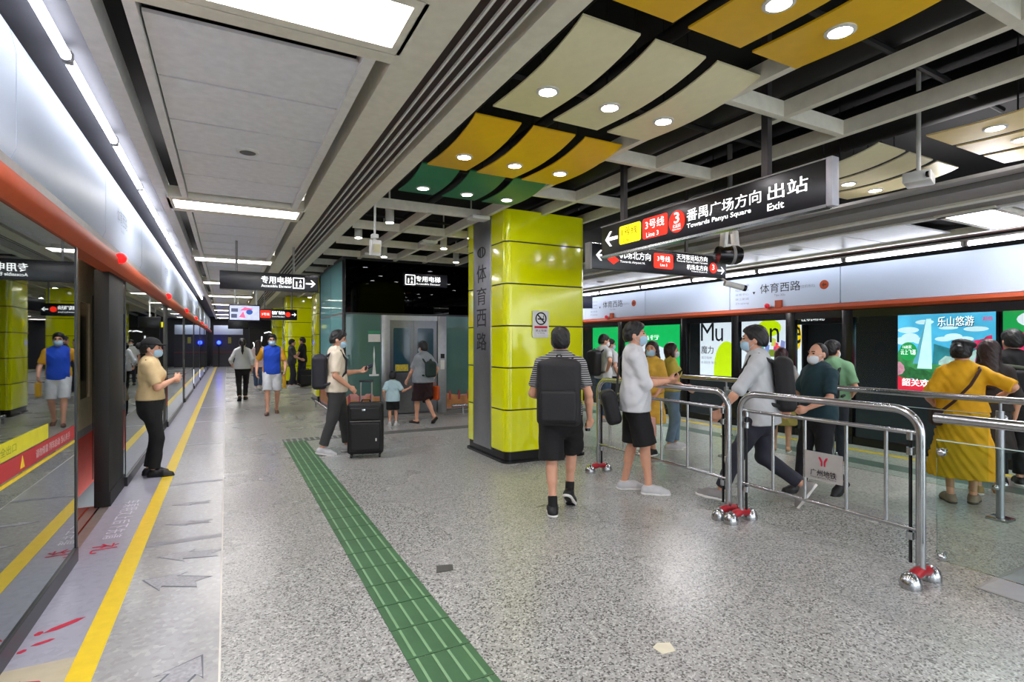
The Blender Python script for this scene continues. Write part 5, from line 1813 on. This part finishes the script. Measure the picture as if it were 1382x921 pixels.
    def mask(s, m=mask_blue):
        F = s.F(0.006)
        H, R, hs = s.H, s.HR, s.hs
        F.ell(H((0, 0.034, 1.528)), V3(.070, .098, .075) * hs, R, 0.01, cuts=[(H((0, .052, 1.5)), R @ V3(0, -1, 0)), (H((0, .09, 1.573)), R @ unit(V3(0, .25, 1))), (H((0, .08, 1.476)), R @ unit(V3(0, .2, -1)))])
        o = s.fin(F, 'face_mask', m)
        for sg in (-1, 1):
            mb = MB()
            for z in (1.565, 1.495):
                mb.tube([Vector(H((sg * .066, .055, z)) * s.k), Vector(H((sg * .08, .012, 1.55 + (z - 1.53) * .5)) * s.k), Vector(H((sg * .084, -.012, 1.572)) * s.k)], .0022, 5)
            mb.build('ear_loop', m, o)
        return o

    def cap(s, m, brim=True):
        F = s.F(0.007)
        H, R = s.H, s.HR
        F.ell(H((0, -.002, 1.622)), V3(.094, .112, .098), R, 0.01, cuts=[(H((0, 0, 1.622)), R @ V3(0, 0, -1))])
        if brim:
            F.ell(H((0, .105, 1.632)), V3(.07, .06, .012), R, 0.01)
        return s.fin(F, 'cap', m)

    def glasses(s):
        mb = MB()
        H = lambda *v: Vector(s.H(v) * s.k)
        for sg in (-1, 1):
            mb.tube([H(sg * .033 + .022 * math.cos(q * PI / 6), .117, 1.59 + .016 * math.sin(q * PI / 6)) for q in range(13)], .002, 5)
            mb.tube([H(sg * .055, .112, 1.594), H(sg * .082, .06, 1.594), H(sg * .084, -.01, 1.588)], .002, 5)
        mb.tube([H(-.012, .119, 1.594), H(.012, .119, 1.594)], .002, 5)
        return mb.build('glasses', black_gloss, s.root)

    def inplace(s, name, label, cat):
        """a separate thing standing where the person stands, so that it can be built in the same coordinates"""
        r = s.root
        return thing(name, label, cat, r.location[:], r.rotation_euler[2])

    def backpack(s, label, m, strap=None, w=0.15, hgt=0.23, dep=0.075, z=1.19, pocket=True, trim=None):
        o = s.inplace('backpack', label, 'backpack')
        T, R = s.T, s.TR
        g = s.g
        yb = -(.115 * g + .02) - dep
        F = s.F(0.009)
        F.box(T((0, yb, z)), (w, dep, hgt), R, 0.055, 0.01)
        F.ell(T((0, yb + .01, z + hgt * .72)), (w * .92, dep * .95, hgt * .38), R, 0.03)
        F.wrinkle(0.0025, 30, 3)
        s.fin(F, 'bag', m, o)
        if pocket:
            F = s.F(0.008)
            F.box(T((0, yb - dep, z - hgt * .38)), (w * .82, .035, hgt * .48), R, 0.03, 0.01)
            s.fin(F, 'front_pocket', m, o)
        mb = MB()
        zt = z + hgt * .78
        mb.tube([Vector(T((-.03, yb + .02, z + hgt)) * s.k), Vector(T((-.015, yb + .01, z + hgt + .045)) * s.k), Vector(T((.015, yb + .01, z + hgt + .045)) * s.k), Vector(T((.03, yb + .02, z + hgt)) * s.k)], .008 * s.k, 8)
        mb.build('handle', m, o)
        e = .006
        for sg in (-1, 1):
            x = sg * .115
            F = s.F(0.008)
            pts = [(x * .8, yb + .05, zt), (x, -.03, 1.437), (x, .045, 1.42), (x * 1.05, .117 * g + e, 1.30), (x * 1.25, .108 * g + e, 1.13), (x * 1.5, .01, 1.02), (x * 1.2, yb + .06, z - hgt * .75)]
            F.chain([T(p) for p in pts], [.02] * 7, 0.01, (s.fd, .6))
            s.fin(F, 'strap', strap or m, o)
        return o

    def at(s, i, fwd=0.0):
        g_, a, n, t = s.grip[i]
        return g_ + a * fwd


def phone(p, label, i, tilt=0.5, m=None):
    o = p.inplace('phone', label, 'phone')
    g_, a, n, t = p.grip[i]
    c = Vector((p.at(i, 0.05) + UPZ * .03) * p.k)
    u = Vector(t)
    w_ = Vector(unit(a * .8 + UPZ * .6))
    w_ = (w_ - u * w_.dot(u)).normalized()
    nn = u.cross(w_)
    R = Matrix((u, w_, nn)).transposed()
    MB().box(c, (0.074, 0.15, 0.009), R, 0.003).build('case', m or black_gloss, o)
    sc = c + nn * (0.0055 if nn.z > 0 else -0.0055)
    MB().box(sc, (0.066, 0.138, 0.001), R).build('screen', mat('phone_screen', '#2c3440', 0.1), o)
    return o
# ------------------------------------------------------------------ the travellers
def banded(name, a, b, axis, fn):
    """cloth in two colours split by the garment's own coordinates (knit stripes, contrast sleeves)"""
    m = bpy.data.materials.new(name)
    m.use_nodes = True
    nt = m.node_tree
    bs = nt.nodes['Principled BSDF']
    bs.inputs['Roughness'].default_value = 0.8
    tc = nt.nodes.new('ShaderNodeTexCoord')
    sp = nt.nodes.new('ShaderNodeSeparateXYZ')
    nt.links.new(tc.outputs['Object'], sp.inputs[0])
    v = sp.outputs[axis]
    for op, val in fn:
        q = nt.nodes.new('ShaderNodeMath')
        q.operation = op
        if val is not None:
            q.inputs[1].default_value = val
        nt.links.new(v, q.inputs[0])
        v = q.outputs[0]
    mx = nt.nodes.new('ShaderNodeMix')
    mx.data_type = 'RGBA'
    mx.inputs[6].default_value = lin(a)
    mx.inputs[7].default_value = lin(b)
    nt.links.new(v, mx.inputs['Factor'])
    nt.links.new(mx.outputs[2], bs.inputs['Base Color'])
    return m


black_c = cloth('black', '#101013')
charcoal_c = cloth('charcoal', '#3b3c3d')
navy_c = cloth('dark_navy', '#2c2d39')
jean_c = cloth('jean', '#3d516f', 0.2)
pale_jean_c = cloth('pale_jean', '#6b8498', 0.15)
white_c = cloth('white', '#dcdddf', 0.04)
grey_c = cloth('pale_grey', '#c2c5c8', 0.05)
cream_c = cloth('cream_tee', '#dfd3be', 0.05)
yellow_c = cloth('mustard', '#e0a608', 0.1)
soft_yellow_c = cloth('soft_yellow', '#dcae42', 0.1)
bag_black = cloth('bag_black', '#17171a', 0.15, 0.65)

# uniformed staff member
p = Person('woman in cream uniform shirt and black cap standing by the left yellow line', -0.8, 7.64, 62, 1.63, 0.008, female=True, wrists=((-0.05, 0.25, 1.17), (0.04, 0.26, 1.2)), poles=((-.8, -.5, -.6), (.7, -.6, -.6)), palms=((1, -.2, 0), (-1, -.2, 0)), curl=(.8, .8), ankles=((-.08, -.02, .085), (.07, .05, .085)), head=(8, 4, 0), girth=1.08)
p.top(cloth('uniform_cream', '#cfb688'), hem=0.96, sleeve=.85, loose=.012, slr=.068)
p.legs(black_c, 1.95, e=.018)
p.shoes(shoe_black, shoe_black)
p.hair(hair_black, 'bun')
p.cap(black_c)
p.mask(mask_blue)
for sg in (-1, 1):
    MB().box(Vector(p.T((sg * .125, -.012, 1.442))) * p.k, (.085, .05, .014), Matrix.Rotation(sg * .3, 3, 'Y'), .004).build('epaulette', black_c, p.root)
F = p.F(.009)
F.cone(p.T((0, 0, .965)), p.T((0, 0, .995)), .17 * p.g, .165 * p.g, .01, (p.fd, .76), [(p.T((0, 0, .998)), p.TR @ UPZ), (p.T((0, 0, .962)), -(p.TR @ UPZ))])
p.fin(F, 'belt', black_gloss)

# woman with ponytail walking away
p = Person('woman with black ponytail in white shirt walking away down the platform', 0.38, 16.45, -27, 1.70, 0.010, female=True, ankles=((-.07, -.16, .12), (.07, .16, .085)), footpitch=(30, 0), wrists=((-.26, .14, .98), (.24, -.06, .88)))
p.top(white_c, hem=.88, sleeve=1.6, loose=.03, slr=.064)
p.legs(black_c, 1.92, e=.012)
p.shoes(shoe_black, shoe_black)
p.hair(hair_black, 'pony')
p.mask(mask_white)
# woman in pale pink further on
p = Person('woman with long brown hair in pale pink top walking beside the ponytail woman', 0.92, 19.8, -20, 1.65, 0.011, female=True, ankles=((-.07, .15, .085), (.07, -.14, .12)), footpitch=(0, 30))
p.top(cloth('pale_pink', '#cfb8b4'), hem=.8, sleeve=1.5, loose=.03)
p.legs(jean_c, 1.85)
p.shoes(shoe_white)
p.hair(hair_brown, 'long')
p = Person('person in white top and blue trousers, most distant of the walkers', 1.15, 24.0, 150, 1.68, 0.012, ankles=((-.08, .1, .085), (.08, -.1, .085)))
p.top(white_c, hem=.84, sleeve=.7)
p.legs(navy_c, 1.9)
p.shoes(shoe_black)
p.hair(hair_black, 'short')
p.mask(mask_white)

# man in blue and yellow shirt, white shorts
p = Person('man in blue shirt with yellow sleeves and white shorts walking towards the camera', 0.89, 13.05, 156, 1.76, 0.009, girth=.92, ankles=((-.09, -.15, .13), (.09, .18, .085)), footpitch=(30, 0), wrists=((-.25, .22, .92), (.3, .02, .9)), poles=((-.6, -1, -.2), (.6, -1, -.2)))
p.top(banded('blue_shirt_yellow_sleeves', '#1448c0', '#d59a16', 0, [('ABSOLUTE', None), ('GREATER_THAN', .175)]), hem=.86, sleeve=.8, loose=.012)
p.legs(cloth('white_shorts', '#d2d6dc'), .95, flare=.0)
p.shoes(mat('sandal_brown', '#7d5748', .6), mat('sandal_sole', '#4a342c', .6), sandal=True)
p.hair(hair_black, 'mop')
p.mask(mask_blue)
p.glasses()
o = p.inplace('paper_bag', 'orange yellow bag in the hand of the man in the blue shirt', 'bag')
g_ = Vector(p.at(0)) * p.k
MB().box(g_ + Vector((-.02, .02, -.17)), (.07, .2, .26), None, .015).build('bag', cloth('bag_amber', '#c99a1a'), o)
MB().tube([g_ + Vector((-.02, -.04, -.05)), g_ + Vector((-.01, .0, .01)), g_ + Vector((-.02, .06, -.05))], .006, 6).build('handle', MATS['cloth_bag_amber'], o)

# pair by the far columns
p = Person('person in grey top standing before the farther lime columns', 2.02, 20.3, 60, 1.70, 0.011, ankles=((-.09, .08, .085), (.09, -.08, .085)), wrists=((-.15, .3, 1.0), (.15, .3, 1.0)))
p.top(charcoal_c, hem=.86, sleeve=.8)
p.legs(navy_c, 1.9)
p.shoes(shoe_white)
p.hair(hair_black, 'short')
p = Person('man in black clothes facing left beside a small black suitcase', 2.42, 20.74, -95, 1.77, 0.011, ankles=((-.09, .12, .085), (.09, -.1, .085)), wrists=((-.15, .33, 1.05), (.18, .3, 1.02)))
p.top(black_c, hem=.84, sleeve=.6)
p.legs(navy_c, 1.9)
p.shoes(shoe_black, shoe_black)
p.hair(hair_black, 'short')


def suitcase(label, x, y, rz, w, d, h, handle, tag_=True):
    o = thing('suitcase', label, 'suitcase', (x, y, 0), rz)
    shell = cloth('case_black', '#0d0d0f', .2, .6)
    F = Field(.011)
    F.box((0, 0, .055 + h / 2), (w / 2, d / 2, h / 2), None, .045, .01)
    F.mesh('shell', shell, 1, o)
    F = Field(.011)
    F.box((0, -d / 2 - .005, .05 + h * .36), (w * .42, .035, h * .28), None, .025, .01)
    F.mesh('front_pocket', shell, 1, o)
    F = Field(.011)
    F.box((0, -d / 2 - .003, .05 + h * .8), (w * .42, .028, h * .13), None, .02, .01)
    F.mesh('top_pocket', shell, 1, o)
    MB().tube([(-w * .42, -d / 2 - .028, .05 + h * .66), (w * .42, -d / 2 - .028, .05 + h * .66)], .004, 6).build('zip', grey_paint, o)
    for sx in (-1, 1):
        for sy in (-1, 1):
            wl = MB()
            wl.lathe([(.008, -.014), (.028, -.012), (.03, 0), (.028, .012), (.008, .014)], (sx * (w / 2 - .05), sy * (d / 2 - .045), .03), 14, Matrix.Rotation(PI / 2, 3, 'Y'))
            wl.build('wheel', black_gloss, o)
    MB().tube([(-.06, .02, h + .05), (-.05, .02, h + .085), (.05, .02, h + .085), (.06, .02, h + .05)], .011, 8).build('carry_handle', shell, o)
    if handle:
        for sx in (-1, 1):
            MB().tube([(sx * .075, d / 2 - .03, h * .9), (sx * .075, d / 2 - .03, handle)], .009, 8).build('pull_rod', grey_paint, o)
        MB().box((0, d / 2 - .03, handle), (.2, .03, .03), None, .01).build('pull_grip', black_gloss, o)
    if tag_:
        MB().box((-.02, -d / 2 - .034, .05 + h * .88), (.045, .004, .03), None, .001).build('name_badge', steel, o)
        MB().box((w * .3, -d / 2 - .043, .05 + h * .3), (.018, .004, .04), None, .001).build('white_tag', plastic_white, o)
    return o


suitcase('small black suitcase in the distance by the man in black', 2.52, 20.35, -.2, .42, .25, .58, 0, False)
suitcase('large black suitcase with raised handle by the man in the cream tee', 1.71, 7.56, -.28, .48, .28, .70, 1.04)

# man with the suitcase
p = Person('man in cream tee with dark backpack standing at the large black suitcase', 1.42, 7.98, 68, 1.75, 0.008, ankles=((-.08, .12, .085), (.09, -.22, .1)), footpitch=(0, 12), wrists=((-.1, .3, 1.13), (.2, .13, .93)), poles=((-.5, -.6, -1), (.5, -1, -.1)), palms=((.6, -.5, .6), (-.6, .3, -.6)), curl=(.6, .6), head=(6, 10, 0), hipshift=(0, -.03))
p.top(cream_c, hem=.86, sleeve=.85, loose=.022, slr=.07)
p.legs(charcoal_c, 1.9, e=.018)
p.shoes(shoe_white)
p.hair(hair_black, 'mop')
p.mask(mask_blue)
p.backpack('dark navy backpack worn by the man in the cream tee', cloth('bag_navy', '#1d1d28', .15, .65), w=.15, hgt=.23, dep=.095, z=1.13, pocket=False)
phone(p, 'dark phone in the hand of the man with the suitcase', 0)

# child and woman at the elevator
p = Person('small child in pale blue tee and black shorts seen from behind', 2.79, 10.11, -8, 1.00, 0.008, ankles=((-.09, .02, .085), (.1, .08, .085)), toes=(-12, 25), wrists=((-.26, .0, .9), (.52, .1, 1.2)), poles=(None, (.2, -.4, -1)), head=(0, 0, 0), girth=1.08, child=True)
p.top(cloth('sky', '#b4d2dc'), hem=.80, sleeve=.85, loose=.03, slr=.078)
p.legs(black_c, .9, e=.02, flare=.02)
p.shoes(shoe_white, size=1.2)
p.hair(hair_black, 'crop')
p.socks(white_c, .06)
p = Person('woman in grey tee and maroon shorts holding the small child by the hand', 3.41, 10.15, -52, 1.60, 0.008, female=True, girth=1.2, ankles=((-.09, .1, .085), (.09, -.24, .15)), footpitch=(0, 40), wrists=((-.2, .3, .86), (.26, -.02, .9)), poles=((-.6, -.8, -.3), (.6, -.8, -.2)))
p.top(cloth('heather', '#8f969e', .1), hem=.86, sleeve=.85, loose=.035, slr=.07)
p.legs(cloth('maroon', '#2a1216'), 1.02, e=.022, flare=.018)
p.shoes(mat('sandal_dark', '#2b2523', .6), black_gloss, sandal=True)
p.hair(hair_black, 'short', .016)
p.mask(mask_blue)
p.backpack('dark green bag on the back of the woman in maroon shorts', cloth('bag_green', '#20332f', .15), w=.12, hgt=.16, dep=.07, z=1.13, pocket=False)
o = p.inplace('carrier_bag', 'orange carrier bag hanging behind the woman in maroon shorts', 'bag')
F = Field(.01)
F.box((.27, -.09, .62), (.035, .1, .15), None, .03, .01)
F.wrinkle(.004, 40, 1)
F.mesh('bag', cloth('bag_orange', '#d0531a'), p.k, o)
MB().tube([Vector((.27, -.15, .75)) * p.k, Vector((.28, -.03, .86)) * p.k, Vector((.27, .0, .75)) * p.k], .006, 6).build('handle', MATS['cloth_bag_orange'], o)

# man in striped tee
p = Person('man in striped tee with big black backpack walking away by the lime column', 2.76, 4.24, 8, 1.72, 0.007, ankles=((-.06, -.13, .085), (.08, .16, .15)), footpitch=(0, 38), toes=(-5, 14), wrists=((-.2, .24, 1.03), (.27, .02, .865)), poles=((-.35, -1, -.1), (.4, -1, 0)), palms=((1, 0, 0), (-.5, .8, 0)), curl=(.5, .75), head=(-6, -2, 0))
p.top(banded('striped_knit', '#17171a', '#a9a9aa', 2, [('MULTIPLY', 52.0), ('FRACT', None), ('GREATER_THAN', .52)]), hem=.88, sleeve=.78, loose=.012, slr=.066)
p.legs(black_c, .98, e=.022, flare=.022)
p.shoes(shoe_black, size=1.12)
p.socks(cloth('sock_black', '#141214'), .09)
p.hair(hair_black, 'crop', .011)
p.mask(mask_white)
p.backpack('large black backpack worn by the man in the striped tee', bag_black, w=.195, hgt=.29, dep=.085, z=1.12)
o = p.inplace('bottle', 'small black and white object in the right hand of the striped man', 'bottle')
c = Vector(p.at(1)) * p.k
MB().lathe([(.018, -.05), (.024, -.045), (.024, .02), (.014, .035), (.014, .05)], c + Vector((-.005, .01, -.01)), 14).build('body', black_gloss, o)
MB().lathe([(.0245, -.02), (.0245, 0)], c + Vector((-.005, .01, -.01)), 14).build('band', plastic_white, o)

# man in white shirt with phone
p = Person('tall man in loose white shirt and black shorts looking right with a phone', 3.83, 4.43, 96, 1.79, 0.007, ankles=((-.08, -.1, .085), (.08, .12, .085)), wrists=((-.05, .33, 1.13), (.06, .31, 1.12)), poles=((-.6, -.6, -1), (.6, -.8, -1)), palms=((.7, -.3, .6), (-.7, -.3, .6)), curl=(.7, .7), head=(4, -2, 0), lean=-1, girth=.95)
p.top(cloth('oxford_white', '#d3d5d9', .05), hem=.82, sleeve=1.12, loose=.04, slr=.075, wr=.004)
p.legs(black_c, .98, e=.02, flare=.02)
p.shoes(shoe_white)
p.hair(hair_black, 'mop', .011)
p.mask(mask_blue)
phone(p, 'black phone held by the tall man in the white shirt', 1)
o = p.inplace('shoulder_bag', 'black shoulder bag behind the hip of the tall man in white', 'bag')
F = Field(.009)
F.box((.05, -.25, .86), (.15, .075, .17), rotx(.25), .05, .01)
F.wrinkle(.003, 35, 2)
F.mesh('bag', bag_black, p.k, o)
MB().tube([Vector(v) * p.k for v in ((.08, -.2, .98), (.03, -.175, 1.15), (-.06, -.15, 1.34), (-.13, -.03, 1.452), (-.15, .09, 1.36), (-.2, .09, 1.12), (-.19, -.1, .98), (-.06, -.22, .92))], .011, 8).build('strap', bag_black, o)

# queue at the right side, beyond the barriers
p = Person('woman in yellow dress with pink bag behind the tall man in white', 5.34, 5.82, -118, 1.60, 0.009, female=True, wrists=((-.2, .12, .9), (.2, .2, 1.05)), ankles=((-.08, .05, .085), (.09, -.05, .085)), head=(-30, 0, 0))
p.top(soft_yellow_c, hem=.95, sleeve=.9, loose=.02)
p.skirt(soft_yellow_c, 1.02, .48, .24)
p.shoes(shoe_black)
p.hair(hair_brown, 'long')
p.mask(mask_blue)
o = p.inplace('tote_bag', 'pale pink tote bag hanging from the hand of the woman in yellow', 'bag')
F = Field(.01)
F.box((-.1, .22, .40), (.17, .05, .2), None, .02, .01)
F.wrinkle(.003, 30, 2)
F.mesh('bag', cloth('bag_pink', '#dba79b'), p.k, o)
for sg in (-1, 1):
    MB().tube([Vector((-.1 + sg * .07, .22, .58)) * p.k, Vector((-.12 + sg * .03, .2, .78)) * p.k, Vector((-.16, .19, .82)) * p.k], .007, 6).build('handle', MATS['cloth_bag_pink'], o)
p = Person('woman in yellow tee and pale jeans with white mask facing right', 5.86, 5.98, 95, 1.57, 0.009, female=True, wrists=((-.12, .25, 1.0), (.14, .24, .98)), ankles=((-.08, .08, .085), (.08, -.05, .085)))
p.top(cloth('lemon', '#c2b04a'), hem=.95, sleeve=.75, loose=.02)
p.legs(pale_jean_c, 1.9, e=.02)
p.shoes(shoe_white)
p.hair(hair_brown, 'bob', .016)
p.mask(mask_white)
p = Person('man in pale grey tee and blue jeans with black backpack waiting at the far doors', 6.63, 8.62, 62, 1.74, 0.009, wrists=((-.22, .05, .95), (.2, -.06, 1.02)), poles=((-1, -.6, 0), (1, -.5, -.2)), ankles=((-.09, .1, .085), (.09, -.08, .085)), head=(15, 8, 0))
p.top(grey_c, hem=.86, sleeve=.75)
p.legs(jean_c, 1.85)
p.shoes(shoe_grey)
p.hair(hair_black, 'crop', .012)
p.mask(mask_white)
p.backpack('black backpack worn by the man in jeans at the far doors', bag_black, w=.15, hgt=.24, dep=.09, z=1.15, pocket=False)
p = Person('man in white tee with maroon backpack next to the man in jeans', 7.45, 9.45, 60, 1.66, 0.009, ankles=((-.09, .06, .085), (.09, -.06, .085)), head=(20, 6, 0))
p.top(white_c, hem=.88, sleeve=.7)
p.legs(black_c, .95)
p.shoes(shoe_black)
p.hair(hair_black, 'crop', .012)
p.mask(mask_blue)
p.backpack('maroon backpack worn by the man next to the man in jeans', cloth('bag_maroon', '#3a2026', .15), w=.15, hgt=.23, dep=.08, z=1.15, pocket=False)
p = Person('person in dark clothes and white mask just right of the lime column', 6.75, 9.9, 185, 1.69, 0.010)
p.top(black_c, hem=.85, sleeve=.7)
p.legs(navy_c, 1.9)
p.shoes(shoe_black)
p.hair(hair_black, 'short')
p.mask(mask_white)

p = Person('man in pale grey shirt with black backpack striding left behind the barriers', 4.58, 3.47, -62, 1.78, 0.007, pelvis=.868, lean=5, ankles=((-.08, .36, .095), (.09, -.34, .21)), footpitch=(-8, 58), wrists=((-.25, .33, .88), (.22, -.2, .92)), poles=((-.6, -1, -.1), (.5, -1, 0)), curl=(.7, .6), head=(0, 2, 0))
p.top(grey_c, hem=.80, sleeve=1.1, loose=.03, slr=.072)
p.legs(navy_c, 1.9, e=.018)
p.shoes(shoe_grey)
p.hair(hair_black, 'short', .014)
p.mask(mask_blue)
p.glasses()
p.backpack('black backpack worn by the striding man in the pale grey shirt', bag_black, w=.16, hgt=.24, dep=.08, z=1.15, pocket=False)
p = Person('woman with dark hair and yellow skirt standing at the right doors', 7.1, 5.06, 28, 1.5, 0.009, female=True, wrists=((-.15, .2, 1.05), (.17, .2, 1.05)))
p.top(cloth('print_white', '#9c9a98', .4), hem=.98, sleeve=.8)
p.skirt(cloth('ochre_skirt', '#a8924a'), 1.04, .45, .25)
p.shoes(mat('sandal_tan', '#a08060', .6), sandal=True)
p.hair(mat('hair_wine', '#38141a', .45, var=.3, scale=60), 'bob', .018)
o = p.inplace('bunch_of_flowers', 'small yellow green bunch of flowers held by the woman in the yellow skirt', 'flowers')
F = Field(.008)
for k in range(9):
    a = k * 2.4
    F.ell((.14 + .06 * math.cos(a), .28 + .05 * math.sin(a), 1.1 + .02 * (k % 3)), (.03, .03, .025), None, .006)
F.cone((.14, .27, 1.07), (.13, .22, .95), .035, .012, .01)
F.mesh('blooms', cloth('blooms', '#b9b83a', .4), p.k, o)
p = Person('man with receding hair, white mask and dark teal tee walking in the queue aisle', 5.45, 3.46, -100, 1.57, 0.008, girth=1.12, ankles=((-.08, -.22, .15), (.09, .16, .085)), footpitch=(35, 0), wrists=((-.2, .3, 1.0), (.16, .32, .98)), poles=((-.7, -.8, -.4), (.7, -.8, -.4)), curl=(.8, .8), head=(-4, 0, 0))
p.top(cloth('teal', '#16363f'), hem=.86, sleeve=.85, loose=.025)
p.legs(cloth('ink', '#12131b'), 1.92, e=.02)
p.shoes(shoe_black, shoe_black)
p.mask(mask_white)
F = p.F(.008)
F.ell(p.H((0, -.03, 1.585)), V3(.084, .078, .085), p.HR, .01, cuts=[(p.H((0, -.02, 1.6)), p.HR @ unit(V3(0, 1, .1))), (p.H((0, 0, 1.655)), p.HR @ unit(V3(0, .3, 1))), (p.H((0, -.05, 1.52)), p.HR @ unit(V3(0, .2, -1)))])
F.ell(p.H((0, -.01, 1.62)), V3(.08, .09, .09), p.HR, .01, cuts=[(p.H((0, .02, 1.6)), p.HR @ unit(V3(0, 1, -.1)))])
F.wrinkle(.002, 120, 1)
p.fin(F, 'hair', hair_black)
p = Person('person in mint green tee with black straps at the right doors', 6.68, 4.06, 42, 1.60, 0.009, wrists=((-.2, .2, 1.0), (.2, .2, 1.0)), head=(25, 0, 0))
p.top(cloth('mint', '#7fae86'), hem=.88, sleeve=.8, slr=.07)
p.legs(navy_c, 1.9)
p.shoes(shoe_white)
p.hair(hair_black, 'short', .014)
p.mask(mask_white)
p.backpack('slim black backpack worn by the person in mint green', bag_black, w=.12, hgt=.19, dep=.06, z=1.13, pocket=False)

p = Person('woman in mustard yellow dress and black hat leaning on the glass railing', 6.40, 2.60, 28, 1.60, 0.008, female=True, girth=1.08, lean=3, ankles=((-.1, .0, .085), (.1, .06, .085)), toes=(-10, 20), wrists=((-.2, .22, 1.0), (.37, .12, 1.16)), poles=((-.7, -.8, -.3), (.8, -.6, -.4)), palms=(None, (0, 0, -1)), curl=(.4, .3), head=(22, 6, 0))
p.top(yellow_c, hem=.97, sleeve=1.0, loose=.03, slr=.07, wr=.004)
p.skirt(yellow_c, 1.08, .29, .33, pleat=.011)
p.shoes(mat('flat_taupe', '#8a7a68', .6), mat('flat_sole', '#4d463e', .6))
p.hair(hair_black, 'bun', .016)
F = p.F(.008)
F.ell(p.H((.015, .025, 1.672)), V3(.105, .12, .05), p.HR @ roty(.15), .02)
F.ell(p.H((0, .01, 1.645)), V3(.094, .11, .03), p.HR, .02)
p.fin(F, 'hat', black_c)
o = p.inplace('shoulder_bag', 'dark brown cross body bag of the woman in mustard yellow', 'bag')
MB().tube([Vector(v) * p.k for v in ((.13, .0, 1.44), (.12, -.09, 1.40), (.03, -.165, 1.25), (-.1, -.165, 1.08), (-.2, -.1, .96))], .014, 8).build('strap', cloth('strap_brown', '#3a1d18'), o)
F = Field(.009)
F.box((-.23, -.02, .9), (.05, .11, .09), None, .03, .01)
F.mesh('bag', MATS['cloth_strap_brown'], p.k, o)
p = Person('woman with long dark hair in dark brown dress beside the woman in yellow', 7.0, 2.62, 32, 1.60, 0.009, female=True, ankles=((-.09, .0, .085), (.09, .05, .085)))
brown_c = cloth('dark_brown', '#2b2523')
p.top(brown_c, hem=.95, sleeve=1.2, loose=.02)
p.skirt(brown_c, 1.02, .5, .25)
p.shoes(mat('heel_tan', '#b08a5a', .6))
p.hair(hair_brown, 'long', .018)
p = Person('man in black tee with olive strap at the right edge of the photo', 7.66, 2.66, 25, 1.72, 0.009, ankles=((-.09, .0, .085), (.09, .08, .085)), head=(-10, 0, 0))
p.top(black_c, hem=.85, sleeve=.8)
p.legs(black_c, 1.9)
p.shoes(shoe_black)
p.hair(hair_black, 'crop', .012)
o = p.inplace('sling_bag', 'olive sling bag of the man at the right edge, with yellow ribbon', 'bag')
MB().tube([Vector(v) * p.k for v in ((-.16, -.13, 1.32), (0, -.155, 1.30), (.16, -.12, 1.28))], .022, 8).build('strap', cloth('olive', '#4f5644'), o)
F = Field(.009)
F.box((-.06, -.21, 1.12), (.13, .06, .15), None, .04, .01)
F.mesh('bag', cloth('bag_ink', '#16161a'), p.k, o)
MB().tube([Vector(v) * p.k for v in ((-.14, -.285, 1.2), (-.16, -.29, 1.08), (-.13, -.285, .98))], .016, 8).build('ribbon', yellow_tape, o)
